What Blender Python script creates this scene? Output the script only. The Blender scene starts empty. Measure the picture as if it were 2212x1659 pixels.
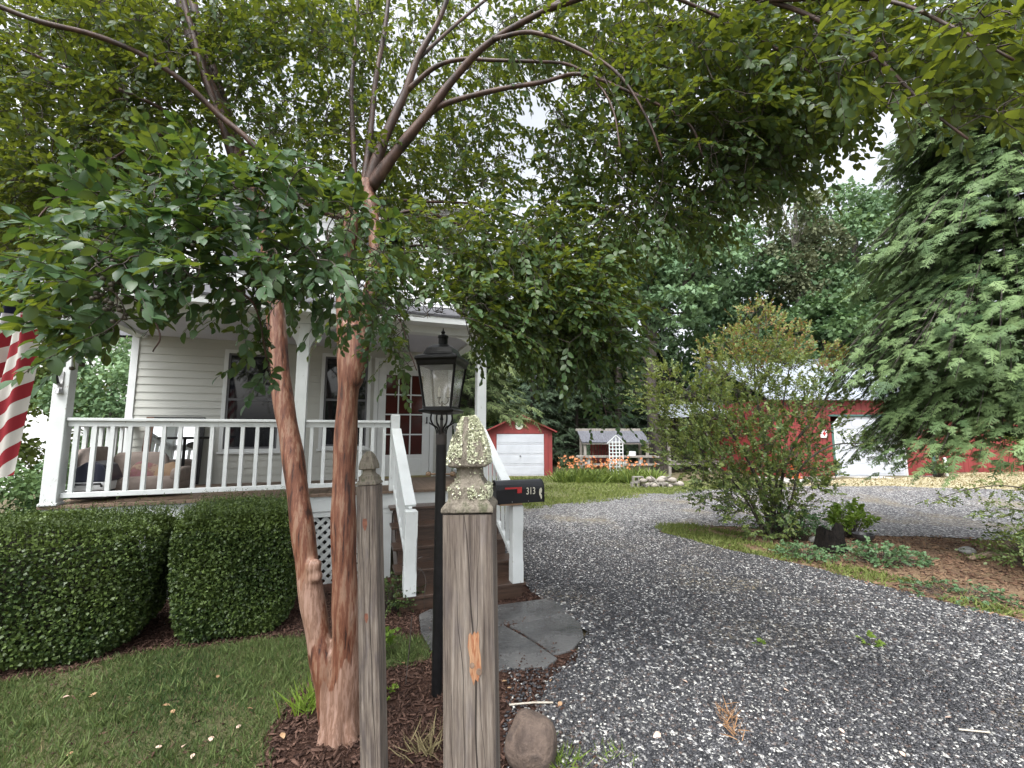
import bpy, math, random
import numpy as np
from mathutils import Vector, Matrix, geometry
rng = np.random.default_rng(7)
random.seed(7)
R = math.radians
scene = bpy.context.scene
COL = scene.collection

# ------------------------------------------------------------------ camera
PITCH = 0.1112
FOC = 941.3            # focal length in pixels of a 2212 px wide frame
CAMZ = 1.70
cam_d = bpy.data.cameras.new('camera'); cam = bpy.data.objects.new('camera', cam_d)
COL.objects.link(cam); cam.location = (0, 0, CAMZ); cam.rotation_euler = (math.pi/2 + PITCH, 0, 0)
cam_d.sensor_width = 36; cam_d.lens = 15.32; cam_d.clip_start = 0.05; cam_d.clip_end = 600
scene.camera = cam
cp, sp = math.cos(PITCH), math.sin(PITCH)
def ray(u, v):
    a = (u-1106)/FOC; b = (v-829.5)/FOC
    return np.array([a, cp+b*sp, sp-b*cp])
def P(u, v, Y):
    r = ray(u, v); return np.array([0, 0, CAMZ]) + r*(Y/r[1])
def ss(a, b, x):
    t = np.clip((x-a)/(b-a), 0, 1); return t*t*(3-2*t)
def T(x, y):
    x = np.asarray(x, float); y = np.asarray(y, float)
    z = -.5*(1-np.exp(-np.maximum(y, -3)/12))
    z = z+.33*ss(5, 13, x)*ss(8, 17, y)
    z = z+.012*np.sin(1.7*x+.6*y+1)*np.sin(1.1*y-.8*x)+.006*np.sin(4.1*x+2.2*y)
    return z
def G(u, v):
    r = ray(u, v); Y = 3.
    for _ in range(80):
        t = (float(T(r[0]*Y/r[1], Y))-CAMZ)/r[2]; Y = .5*Y+.5*t*r[1]
    return np.array([r[0]*Y/r[1], Y, float(T(r[0]*Y/r[1], Y))])

# ------------------------------------------------------------------ materials
MATS = {}
def nd(nt, t, **kw):
    n = nt.nodes.new(t)
    for k, v in kw.items():
        if k in n.inputs: n.inputs[k].default_value = v
        else: setattr(n, k, v)
    return n
def ramp(nt, fac, stops):
    n = nt.nodes.new('ShaderNodeValToRGB'); cr = n.color_ramp
    while len(cr.elements) < len(stops): cr.elements.new(.5)
    for e, (p, c) in zip(cr.elements, stops):
        e.position = p; e.color = (*c, 1) if len(c) == 3 else c
    nt.links.new(fac, n.inputs[0]); return n.outputs[0]
def mix(nt, fac, a, b, mode='MIX'):
    n = nt.nodes.new('ShaderNodeMix'); n.data_type = 'RGBA'; n.blend_type = mode
    for i, s in ((0, fac), (6, a), (7, b)):
        if isinstance(s, (int, float)): n.inputs[i].default_value = s
        elif isinstance(s, tuple): n.inputs[i].default_value = (*s, 1)
        else: nt.links.new(s, n.inputs[i])
    return n.outputs[2]
def base(name):
    m = bpy.data.materials.new(name); m.use_nodes = True; nt = m.node_tree
    return m, nt, nt.nodes['Principled BSDF']
def coords(nt, scale=(1, 1, 1)):
    tc = nt.nodes.new('ShaderNodeTexCoord'); mp = nt.nodes.new('ShaderNodeMapping')
    mp.inputs['Scale'].default_value = scale
    nt.links.new(tc.outputs['Object'], mp.inputs[0]); return mp.outputs[0]
def noise(nt, vec, scale, detail=6, rough=.6):
    n = nd(nt, 'ShaderNodeTexNoise', Scale=scale, Detail=detail, Roughness=rough)
    nt.links.new(vec, n.inputs['Vector']); return n.outputs[0]
def bump(nt, bs, h, strength=.3, dist=.01):
    b = nd(nt, 'ShaderNodeBump', Strength=strength, Distance=dist)
    nt.links.new(h, b.inputs['Height']); nt.links.new(b.outputs[0], bs.inputs['Normal'])
def M(name, c1, c2=None, rough=.6, scale=8, stretch=(1, 1, 1), bmp=.15, lo=.35, hi=.65, metal=0, spec=.5, c3=None, bd=.01):
    if name in MATS: return MATS[name]
    m, nt, bs = base(name)
    bs.inputs['Roughness'].default_value = rough; bs.inputs['Metallic'].default_value = metal
    bs.inputs['Specular IOR Level'].default_value = spec
    v = coords(nt, stretch)
    f = noise(nt, v, scale)
    c2 = c2 or tuple(x*.8 for x in c1)
    st = [(lo, c1), (hi, c2)]
    if c3: st = [(lo, c1), ((lo+hi)/2, c2), (hi, c3)]
    nt.links.new(ramp(nt, f, st), bs.inputs['Base Color'])
    if bmp: bump(nt, bs, noise(nt, v, scale*4), bmp, bd)
    MATS[name] = m; return m
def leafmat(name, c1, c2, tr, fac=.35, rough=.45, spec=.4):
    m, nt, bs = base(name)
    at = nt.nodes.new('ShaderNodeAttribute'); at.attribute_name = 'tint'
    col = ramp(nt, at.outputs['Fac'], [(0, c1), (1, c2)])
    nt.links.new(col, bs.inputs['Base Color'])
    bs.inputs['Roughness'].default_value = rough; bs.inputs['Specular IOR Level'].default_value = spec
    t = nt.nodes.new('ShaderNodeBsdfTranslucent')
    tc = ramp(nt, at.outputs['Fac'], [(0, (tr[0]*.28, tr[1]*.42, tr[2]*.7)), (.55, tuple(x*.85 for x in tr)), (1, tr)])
    nt.links.new(tc, t.inputs[0])
    ms = nd(nt, 'ShaderNodeMixShader'); ms.inputs[0].default_value = fac
    nt.links.new(bs.outputs[0], ms.inputs[1]); nt.links.new(t.outputs[0], ms.inputs[2])
    out = nt.nodes['Material Output']; nt.links.new(ms.outputs[0], out.inputs[0])
    MATS[name] = m; return m

white = M('white_paint', (.66, .68, .68), (.58, .60, .59), .45, 3, bmp=.05)
def weathered():
    m, nt, bs = base('weathered_white_paint'); v = coords(nt)
    a = noise(nt, v, 3); b = noise(nt, coords(nt, (1, 1, .35)), 26, 8, .7)
    c = ramp(nt, a, [(.35, (.64, .665, .66)), (.65, (.56, .585, .575))])
    w = ramp(nt, b, [(.63, (0, 0, 0)), (.70, (1, 1, 1))])
    c = mix(nt, w, c, (.30, .27, .22))
    nt.links.new(c, bs.inputs['Base Color']); bs.inputs['Roughness'].default_value = .5
    bump(nt, bs, b, .25, .003); MATS['wwhite'] = m; return m
wwhite = weathered()
siding_shaded = M('vinyl_siding_shaded', (.49, .495, .45), (.44, .445, .41), .5, 1.2, bmp=.03)  # same white siding as upstairs, with the porch shade put into its colour
siding_lit = M('vinyl_siding_lit', (.80, .81, .81), (.75, .76, .76), .5, 1.2, bmp=.03)  # brighter copy of the siding, sky light put into its colour
ceil_m = M('porch_ceiling', (.50, .50, .56), (.45, .45, .51), .6, 2)
shingle = M('roof_shingle', (.10, .10, .11), (.055, .055, .06), .85, 14, bmp=.5)
glassdark = M('window_glass', (.010, .011, .014), (.016, .017, .02), .04, 2, bmp=0, spec=.6)
screen_m = M('window_screen_frame', (.12, .12, .125), (.09, .09, .10), .5)
doorglass = M('door_glass', (.085, .022, .018), (.045, .014, .012), .06, 1.6, bmp=0)
deckwood = M('deck_wood', (.19, .13, .09), (.11, .075, .052), .55, 7, (1, 8, 8), .3)
stepwood = M('wet_stair_wood', (.085, .05, .034), (.04, .024, .017), .32, 6, (1, 9, 9), .3)
darkvoid = M('void_shade', (.03, .028, .025), (.02, .02, .018), .9)  # near-black colour stands for the shade under and inside the house
blackmetal = M('black_metal', (.006, .006, .0065), (.011, .011, .012), .38, 18, bmp=.04, spec=.28)
bronze = M('collar_bronze', (.045, .035, .03), (.03, .026, .024), .4, 12, bmp=.05)
redsiding = M('red_siding', (.235, .036, .033), (.17, .026, .025), .6, 3, (1, 1, .2), .08)
redtrim = M('red_trim', (.22, .03, .028), (.16, .024, .022), .6, 4)
greentrim = M('green_trim', (.06, .13, .115), (.045, .10, .09), .6, 4)
whitedoor = M('garage_door_white', (.50, .52, .56), (.43, .45, .49), .4, 1.5, bmp=.02)
metalroof = M('metal_roof', (.46, .50, .55), (.36, .39, .44), .38, 2.5, (1, 1, .4), .05, metal=.3)
corrug = M('corrugated_roof', (.15, .155, .175), (.09, .09, .105), .45, 4, (6, 1, 1), .1)
concrete = M('concrete', (.40, .39, .36), (.30, .29, .27), .8, 3, bmp=.3)
greywood = M('grey_wood', (.30, .28, .25), (.17, .15, .13), .8, 5, (7, 7, .6), .4)
bark_dark = M('dark_bark', (.075, .062, .05), (.03, .026, .022), .9, 9, (3, 3, .5), .8, bd=.03)
bark_pale = M('pale_bark', (.25, .235, .20), (.11, .10, .085), .85, 7, (3, 3, .6), .7, bd=.03)
twig_m = M('twig_bark', (.075, .058, .045), (.035, .028, .022), .8, 20, bmp=.2)

def bark_crape():
    m, nt, bs = base('crape_bark'); v = coords(nt, (20, 20, 2.2)); w = coords(nt, (3.6, 3.6, 1.0))
    a = noise(nt, v, 1.6, 9, .68); b = noise(nt, w, 1.5, 4, .55); c = noise(nt, coords(nt, (30, 30, 4)), 2, 5)
    pale = ramp(nt, c, [(.36, (.30, .19, .145)), (.5, (.25, .15, .108)), (.54, (.17, .09, .058)), (.7, (.22, .135, .098))])
    brn = ramp(nt, a, [(.40, (.034, .013, .008)), (.435, (.105, .036, .019)), (.52, (.150, .056, .030)), (.545, (.20, .10, .060)), (.63, (.235, .14, .095)), (.66, (.11, .05, .03))])
    geo = nt.nodes.new('ShaderNodeTexCoord'); sx = nt.nodes.new('ShaderNodeSeparateXYZ')
    nt.links.new(geo.outputs['Object'], sx.inputs[0])
    mr = nd(nt, 'ShaderNodeMapRange'); nt.links.new(sx.outputs[2], mr.inputs[0])
    mr.inputs[1].default_value = 0; mr.inputs[2].default_value = 1.7; mr.inputs[3].default_value = .10; mr.inputs[4].default_value = -.16
    ad = nd(nt, 'ShaderNodeMath', operation='ADD'); nt.links.new(b, ad.inputs[0]); nt.links.new(mr.outputs[0], ad.inputs[1])
    k = ramp(nt, ad.outputs[0], [(.495, (0, 0, 0)), (.512, (1, 1, 1))])
    col = mix(nt, k, brn, pale)
    nt.links.new(col, bs.inputs['Base Color']); bs.inputs['Roughness'].default_value = .55
    ad2 = nd(nt, 'ShaderNodeMath', operation='MULTIPLY_ADD'); nt.links.new(a, ad2.inputs[0]); ad2.inputs[1].default_value = .7
    nt.links.new(k, ad2.inputs[2]) if False else nt.links.new(c, ad2.inputs[2])
    bump(nt, bs, ad2.outputs[0], .5, .012); return m
crapebark = bark_crape()
def limbmat():
    m, nt, bs = base('limb_bark'); v = coords(nt, (5, 5, 2)); a = noise(nt, v, 3, 6)
    col = ramp(nt, a, [(.35, (.022, .013, .010)), (.58, (.075, .036, .024)), (.75, (.125, .075, .052))])
    nt.links.new(col, bs.inputs['Base Color']); bs.inputs['Roughness'].default_value = .6; bump(nt, bs, a, .4, .01); return m
limbbark = limbmat()

def postmat():
    m, nt, bs = base('weathered_post_wood'); v = coords(nt, (95, 95, 3.2)); w = coords(nt, (16, 16, 4))
    a = noise(nt, v, 1.5, 9, .7); b = noise(nt, w, 1.5, 4)
    col = ramp(nt, a, [(.32, (.045, .034, .028)), (.45, (.135, .11, .093)), (.57, (.215, .185, .16)), (.70, (.33, .295, .265))])
    k = ramp(nt, b, [(.32, (.52, .51, .56)), (.52, (.85, .82, .78)), (.7, (1, .98, .94))])
    col = mix(nt, 1., col, k, 'MULTIPLY')
    nt.links.new(col, bs.inputs['Base Color']); bs.inputs['Roughness'].default_value = .85; bump(nt, bs, a, 1., .007); return m
postwood = postmat()
knotwood = M('fresh_knot_wood', (.40, .235, .13), (.24, .085, .036), .7, 2.2, (60, 60, 7), .5, lo=.38, hi=.6, c3=(.33, .19, .105))
crackm = M('dark_crack', (.02, .015, .012), (.03, .022, .017), .95)
mossy = M('mossy_wood', (.10, .085, .065), (.19, .165, .13), .9, 22, (2.5, 2.5, .8), bmp=.9, c3=(.085, .085, .05))
lichen_m = leafmat('lichen', (.42, .43, .30), (.62, .63, .47), (.4, .4, .3), .05, .9, .1)

leaf_crape = leafmat('crape_leaf', (.056, .118, .048), (.068, .108, .026), (.20, .235, .020), .42, .42, .45)
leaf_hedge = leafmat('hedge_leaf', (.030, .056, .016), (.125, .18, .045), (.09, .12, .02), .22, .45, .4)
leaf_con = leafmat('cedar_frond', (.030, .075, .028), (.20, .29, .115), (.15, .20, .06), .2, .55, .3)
leaf_spr = leafmat('spruce_frond', (.065, .11, .048), (.20, .25, .10), (.10, .14, .03), .2, .6, .3)
leaf_darkspr = leafmat('dark_spruce_frond', (.026, .046, .030), (.085, .125, .07), (.03, .05, .02), .15, .7, .2)
leaf_dec = leafmat('broadleaf', (.075, .145, .075), (.20, .31, .15), (.18, .26, .08), .3, .5, .3)
leaf_dec2 = leafmat('broadleaf_dark', (.045, .092, .036), (.14, .225, .085), (.15, .23, .06), .25, .5, .3)
leaf_yel = leafmat('broadleaf_yellow', (.07, .10, .025), (.16, .20, .045), (.20, .24, .03), .35, .5, .3)
leaf_thin = leafmat('sparse_leaf', (.085, .105, .055), (.19, .21, .12), (.14, .14, .06), .25, .6, .2)
leaf_shrub = leafmat('shrub_leaf', (.085, .135, .045), (.23, .27, .075), (.28, .32, .05), .38, .45, .4)
leaf_tip = leafmat('shrub_red_tip', (.19, .17, .045), (.28, .15, .06), (.30, .17, .05), .4, .5, .3)
leaf_ground = leafmat('ground_cover_leaf', (.05, .10, .045), (.13, .22, .10), (.12, .2, .05), .3, .5, .3)
leaf_lime = leafmat('lime_leaf', (.12, .20, .03), (.24, .34, .06), (.25, .36, .04), .4, .5, .3)
grass_m = leafmat('grass_blade', (.034, .070, .020), (.165, .215, .075), (.13, .16, .04), .3, .6, .2)
drygrass_m = leafmat('dry_grass_blade', (.15, .12, .06), (.32, .27, .15), (.2, .17, .07), .25, .8, .1)
lawn_lime = leafmat('far_grass', (.085, .12, .030), (.24, .275, .085), (.16, .21, .04), .3, .6, .2)
mulch_m = leafmat('mulch_chip', (.024, .012, .009), (.135, .078, .058), (.02, .01, .01), .02, .85, .2)
orange_m = leafmat('lily_petal', (.52, .17, .07), (.70, .33, .16), (.7, .25, .05), .3, .5, .2)
def stonemat():
    m, nt, bs = base('gravel_stone')
    at = nt.nodes.new('ShaderNodeAttribute'); at.attribute_name = 'tint'
    col = ramp(nt, at.outputs['Fac'], [(0, (.014, .0145, .017)), (.40, (.042, .042, .047)), (.68, (.095, .094, .098)), (.78, (.085, .055, .043)), (.82, (.15, .148, .146)), (.92, (.28, .275, .26)), (1, (.56, .55, .51))])
    nz = noise(nt, coords(nt), 60, 3)
    col = mix(nt, .35, col, nz, 'OVERLAY')
    nt.links.new(col, bs.inputs['Base Color']); bs.inputs['Roughness'].default_value = .42
    return m
stone_m = stonemat()

# ------------------------------------------------------------------ mesh helpers
ORG = {}
def mesh_np(name, V, faces, tint=None, smooth=False):
    """faces: list of int arrays (n,k)"""
    me = bpy.data.meshes.new(name)
    V = np.asarray(V, np.float32); me.vertices.add(len(V)); me.vertices.foreach_set('co', V.ravel())
    idx = np.concatenate([f.ravel() for f in faces]).astype(np.int32)
    tot = np.concatenate([np.full(len(f), f.shape[1]) for f in faces]).astype(np.int32)
    st = np.concatenate([[0], np.cumsum(tot)[:-1]]).astype(np.int32)
    me.loops.add(len(idx)); me.loops.foreach_set('vertex_index', idx)
    me.polygons.add(len(tot)); me.polygons.foreach_set('loop_start', st)
    if smooth: me.polygons.foreach_set('use_smooth', np.ones(len(tot), bool))
    me.update(calc_edges=True); me.validate()
    if tint is not None:
        a = me.attributes.new('tint', 'FLOAT', 'POINT'); a.data.foreach_set('value', np.asarray(tint, np.float32))
    return me
def link(name, me, mat, parent=None, loc=(0, 0, 0), sub=True):
    if parent is not None and sub: me.transform(Matrix.Translation(-Vector(ORG.get(parent.name, (0, 0, 0)))))
    o = bpy.data.objects.new(name, me); COL.objects.link(o)
    if mat: me.materials.append(mat)
    if parent is not None:
        o.parent = parent; ORG[o.name] = ORG.get(parent.name, (0, 0, 0))
    else:
        o.location = loc
    return o
def tag(o, label=None, cat=None, group=None, kind=None):
    for k, v in (('label', label), ('category', cat), ('group', group), ('kind', kind)):
        if v: o[k] = v
    return o
def empty(name, loc, label, cat, group=None, rz=0, org=None):
    o = bpy.data.objects.new(name, None); COL.objects.link(o); o.location = loc; o.rotation_euler = (0, 0, rz)
    o.empty_display_size = .1
    ORG[o.name] = tuple(loc) if org is None else org
    return tag(o, label, cat, group)
class MB:
    def __init__(s): s.v = []; s.f = []; s.n = 0; s.t = []
    def add(s, V, F, t=None):
        V = np.asarray(V, float); s.v.append(V)
        s.f += [tuple(i+s.n for i in f) for f in F]; s.n += len(V)
        s.t.append(np.full(len(V), .5 if t is None else t)); return s
    def box(s, x0, x1, y0, y1, z0, z1, Rm=None, c=None):
        V = np.array([[x, y, z] for z in (z0, z1) for y in (y0, y1) for x in (x0, x1)], float)
        if Rm is not None: V = V@np.asarray(Rm).T
        if c is not None: V = V+np.asarray(c)
        return s.add(V, [(0, 2, 3, 1), (4, 5, 7, 6), (0, 1, 5, 4), (2, 6, 7, 3), (0, 4, 6, 2), (1, 3, 7, 5)])
    def beam(s, a, b, w, h, up=(0, 0, 1)):
        a = np.asarray(a, float); b = np.asarray(b, float); d = b-a; L = np.linalg.norm(d); d /= L
        u = np.asarray(up, float); x = np.cross(d, u); x /= np.linalg.norm(x); z = np.cross(x, d)
        Rm = np.stack([x, d, z], 1)
        return s.box(-w/2, w/2, 0, L, -h/2, h/2, Rm, a)
    def tube(s, pts, rad, n=8, caps=True, seedtw=0):
        pts = np.asarray(pts, float); m = len(pts); rad = np.broadcast_to(rad, (m,))
        tg = np.gradient(pts, axis=0); tg /= np.linalg.norm(tg, axis=1, keepdims=True)+1e-9
        ref = np.array([1., 0, 0]) if abs(tg[0][0]) < .8 else np.array([0, 1., 0])
        V = []; ang = np.arange(n)*2*math.pi/n
        for i in range(m):
            x = ref-tg[i]*(ref@tg[i]); x /= np.linalg.norm(x); y = np.cross(tg[i], x); ref = x
            V.append(pts[i]+rad[i]*(np.cos(ang)[:, None]*x+np.sin(ang)[:, None]*y))
        F = [(i*n+j, i*n+(j+1) % n, (i+1)*n+(j+1) % n, (i+1)*n+j) for i in range(m-1) for j in range(n)]
        if caps: F += [tuple(range(n-1, -1, -1)), tuple((m-1)*n+j for j in range(n))]
        return s.add(np.concatenate(V), F)
    def lathe(s, prof, n=16, c=(0, 0, 0), rot=0, sq=False):
        """prof: (radius or half-width, z)"""
        if sq: n = 4; rot = rot+math.pi/4
        ang = rot+np.arange(n)*2*math.pi/n; k = math.sqrt(2) if sq else 1
        V = np.concatenate([np.stack([c[0]+r*k*np.cos(ang), c[1]+r*k*np.sin(ang), np.full(n, c[2]+z)], 1) for r, z in prof])
        m = len(prof)
        F = [(i*n+j, i*n+(j+1) % n, (i+1)*n+(j+1) % n, (i+1)*n+j) for i in range(m-1) for j in range(n)]
        F += [tuple(range(n-1, -1, -1)), tuple((m-1)*n+j for j in range(n))]
        return s.add(V, F)
    def prism(s, poly, thick, Rm=np.eye(3), c=(0, 0, 0)):
        """poly in local xy, extruded along local z"""
        p = np.asarray(poly, float); n = len(p)
        V = np.concatenate([np.c_[p, np.zeros(n)], np.c_[p, np.full(n, thick)]])@np.asarray(Rm).T+np.asarray(c)
        F = [tuple(range(n-1, -1, -1)), tuple(range(n, 2*n))]+[(i, (i+1) % n, n+(i+1) % n, n+i) for i in range(n)]
        return s.add(V, F)
    def build(s, name, mat, parent=None, loc=None, smooth=False, bevel=0, tint=False):
        V = np.concatenate(s.v)
        if parent is not None: V = V-np.asarray(ORG.get(parent.name, (0, 0, 0)))
        elif loc is not None: V = V-np.asarray(loc)
        me = bpy.data.meshes.new(name); me.from_pydata(V.tolist(), [], s.f); me.update()
        if tint:
            a = me.attributes.new('tint', 'FLOAT', 'POINT'); a.data.foreach_set('value', np.concatenate(s.t).astype(np.float32))
        if smooth: me.polygons.foreach_set('use_smooth', np.ones(len(me.polygons), bool))
        o = link(name, me, mat, parent, loc if loc is not None else (0, 0, 0), False)
        if bevel:
            b = o.modifiers.new('bevel', 'BEVEL'); b.width = bevel; b.segments = 2; b.limit_method = 'ANGLE'; b.angle_limit = R(35)
        return o
XZ = np.array([[1, 0, 0], [0, 0, -1], [0, 1, 0]], float)   # local xy -> world xz, local z -> world -y
def spline(pts, k=8):
    p = np.asarray(pts, float); p = np.concatenate([[2*p[0]-p[1]], p, [2*p[-1]-p[-2]]]); out = []
    for i in range(1, len(p)-2):
        for t in np.arange(k)/k:
            a, b, c, d = p[i-1:i+3]
            out.append(.5*(2*b+(c-a)*t+(2*a-5*b+4*c-d)*t*t+(3*b-a-3*c+d)*t**3))
    return np.array(out+[p[-2]])
def norm(a): return a/(np.linalg.norm(a, axis=-1, keepdims=True)+1e-9)
def frames(d, n):
    """columns: x = side, y = d, z = normal"""
    d = norm(d); x = norm(np.cross(d, n)); z = np.cross(x, d)
    return np.stack([x, d, z], -1)
def scatter(tv, tf, Fr, pos, scale):
    """tv (m,3) template, tf list of face arrays; Fr (N,3,3); returns V, faces"""
    N = len(pos); m = len(tv); scale = np.asarray(scale)
    sv = tv[None]*(scale[:, None, None] if scale.ndim == 1 else scale[:, None, :])
    V = np.einsum('nij,nmj->nmi', Fr, sv)+pos[:, None]
    off = (np.arange(N)*m)[:, None, None]
    return V.reshape(-1, 3), [(f[None]+off).reshape(-1, f.shape[1]) for f in tf]
def catmesh(parts):
    V = []; F = {}; n = 0; Tn = []
    for v, fs, t in parts:
        V.append(v); Tn.append(t)
        for f in fs: F.setdefault(f.shape[1], []).append(f+n)
        n += len(v)
    return np.concatenate(V), [np.concatenate(F[k]) for k in F], np.concatenate(Tn)
# leaf templates: along +y, unit length
LEAF_V = np.array([[0, 0, 0], [.20, .22, .035], [.25, .5, .045], [.15, .8, -.02], [0, 1, -.12], [-.15, .8, -.02], [-.25, .5, .045], [-.20, .22, .035], [0, .35, 0], [0, .7, -.04]])
LEAF_F = [np.array([[0, 1, 8], [0, 8, 7], [3, 4, 9], [9, 4, 5]]), np.array([[1, 2, 9, 8], [8, 9, 6, 7]]), ]
LEAF_F[0] = np.concatenate([LEAF_F[0], [[2, 3, 9], [9, 5, 6]]])
CARD_V = np.array([[0, 0, 0], [.34, .45, .06], [0, 1, -.1], [-.34, .45, .06]]); CARD_F = [np.array([[0, 1, 2, 3]])]
def rand_dirs(n): return norm(rng.normal(size=(n, 3)))

def sheet(name, poly, mat, off, step=.5, jit=0, kind='structure', parent=None, bs=.25):
    pts = []
    n = len(poly)
    for i in range(n):
        a = np.array(poly[i], float); b = np.array(poly[(i+1) % n], float); k = max(1, int(np.linalg.norm(b-a)/bs))
        for t in range(k): pts.append(a+(b-a)*t/k)
    pts = np.array(pts)
    if jit:
        ph = np.cumsum(np.linalg.norm(np.diff(pts, axis=0, append=pts[:1]), axis=1))
        pts = pts+np.stack([np.sin(ph*3.1)+.7*np.sin(ph*7.7+1), np.cos(ph*2.7+2)+.7*np.sin(ph*9.1)], 1)*jit*.5+rng.normal(size=pts.shape)*jit*.25
    nb = len(pts)
    x0, y0 = pts.min(0); x1, y1 = pts.max(0)
    gx, gy = np.meshgrid(np.arange(x0, x1, step), np.arange(y0, y1, step))
    g = np.stack([gx.ravel(), gy.ravel()], 1)
    V = [Vector(p) for p in np.concatenate([pts, g])]
    r = geometry.delaunay_2d_cdt(V, [(i, (i+1) % nb) for i in range(nb)], [list(range(nb))], 1, 1e-5)
    xy = np.array([tuple(p) for p in r[0]]); z = T(xy[:, 0], xy[:, 1])+off
    me = bpy.data.meshes.new(name); me.from_pydata(np.c_[xy, z].tolist(), [], [tuple(f) for f in r[2]]); me.update()
    fl = np.zeros(len(me.polygons)*3, np.float32); me.polygons.foreach_get('normal', fl)
    if fl.reshape(-1, 3)[:, 2].mean() < 0: me.flip_normals()
    me.polygons.foreach_set('use_smooth', np.ones(len(me.polygons), bool))
    o = link(name, me, mat, parent); o['kind'] = kind
    return o
def inside(p, poly):
    x, y = p[:, 0], p[:, 1]; c = np.zeros(len(p), bool); n = len(poly)
    for i in range(n):
        x1, y1 = poly[i]; x2, y2 = poly[(i+1) % n]
        with np.errstate(divide='ignore', invalid='ignore'):
            k = ((y1 > y) != (y2 > y)) & (x < (x2-x1)*(y-y1)/(y2-y1)+x1)
        c ^= k
    return c

# ------------------------------------------------------------------ world and light
w = bpy.data.worlds.new('World'); scene.world = w; w.use_nodes = True; nt = w.node_tree
sky = nt.nodes.new('ShaderNodeTexSky'); sky.sky_type = 'NISHITA'; sky.sun_disc = False
SUN_EL, SUN_AZ = R(58), R(205)     # azimuth from +Y, clockwise
sky.sun_elevation = SUN_EL; sky.sun_rotation = SUN_AZ; sky.dust_density = 6; sky.air_density = 1.2
hs = nt.nodes.new('ShaderNodeHueSaturation'); hs.inputs['Saturation'].default_value = .15; hs.inputs['Value'].default_value = 1.3
nt.links.new(sky.outputs[0], hs.inputs['Color']); bg = nt.nodes['Background']
tcw = nt.nodes.new('ShaderNodeTexCoord'); mpw = nt.nodes.new('ShaderNodeMapping'); mpw.inputs['Scale'].default_value = (1, 1, 2.2); nt.links.new(tcw.outputs['Generated'], mpw.inputs[0])
cl = ramp(nt, noise(nt, mpw.outputs[0], 2.6, 7, .55), [(.32, (.74, .77, .82)), (.55, (.97, .985, 1.0)), (.7, (1.08, 1.08, 1.06))])
nt.links.new(mix(nt, 1., hs.outputs[0], cl, 'MULTIPLY'), bg.inputs[0])
bg.inputs[1].default_value = .15
sl = bpy.data.lights.new('sun', 'SUN'); sl.energy = .9; sl.angle = R(18); sl.color = (1, .97, .92)
so = bpy.data.objects.new('sun', sl); COL.objects.link(so)
dirv = Vector((math.sin(SUN_AZ)*math.cos(SUN_EL), math.cos(SUN_AZ)*math.cos(SUN_EL), math.sin(SUN_EL)))
so.rotation_euler = (-dirv).to_track_quat('-Z', 'Y').to_euler(); so.location = dirv*30
scene.view_settings.view_transform = 'Standard'; scene.view_settings.look = 'None'
scene.view_settings.exposure = 1.2; scene.view_settings.gamma = 1
scene.cycles.max_bounces = 7; scene.cycles.transparent_max_bounces = 8; scene.cycles.diffuse_bounces = 4
scene.cycles.use_denoising = True
scene.cycles.sample_clamp_indirect = 6

# ================================================================== SETTING: ground sheets
def groundmat(name, stops, scale=6, fine=60, bmp=.6, bd=.02, rough=.95):
    m, nt, bs = base(name); v = coords(nt)
    a = noise(nt, v, scale, 8, .7); b = noise(nt, v, fine, 6, .7)
    mx = nd(nt, 'ShaderNodeMath', operation='MULTIPLY_ADD'); nt.links.new(b, mx.inputs[0]); mx.inputs[1].default_value = .7
    sc = nd(nt, 'ShaderNodeMath', operation='MULTIPLY'); nt.links.new(a, sc.inputs[0]); sc.inputs[1].default_value = .5
    nt.links.new(sc.outputs[0], mx.inputs[2])
    nt.links.new(ramp(nt, mx.outputs[0], stops), bs.inputs['Base Color'])
    bs.inputs['Roughness'].default_value = rough; bs.inputs['Specular IOR Level'].default_value = .2
    bump(nt, bs, b, bmp, bd); MATS[name] = m; return m
g_base = groundmat('forest_floor', [(.4, (.06, .05, .03)), (.6, (.12, .10, .06)), (.8, (.17, .15, .09))], 1.2, 30)
g_lawn = groundmat('lawn_soil', [(.42, (.045, .05, .022)), (.6, (.085, .085, .04)), (.75, (.14, .115, .065))], 3, 70)
g_mulch = groundmat('mulch_soil', [(.4, (.028, .015, .011)), (.6, (.075, .038, .027)), (.78, (.14, .08, .055))], 5, 60, 1., .03)
g_isl = groundmat('island_soil', [(.4, (.060, .036, .024)), (.55, (.13, .08, .052)), (.66, (.20, .14, .085)), (.78, (.16, .16, .06))], 2.2, 40)
g_straw = groundmat('straw_ground', [(.4, (.22, .19, .10)), (.6, (.34, .30, .19)), (.75, (.44, .40, .29))], 1.5, 18)
g_far = groundmat('far_lawn', [(.40, (.045, .052, .022)), (.5, (.085, .105, .036)), (.58, (.13, .15, .052)), (.68, (.14, .12, .075)), (.78, (.20, .18, .10))], 1.6, 22)
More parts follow.
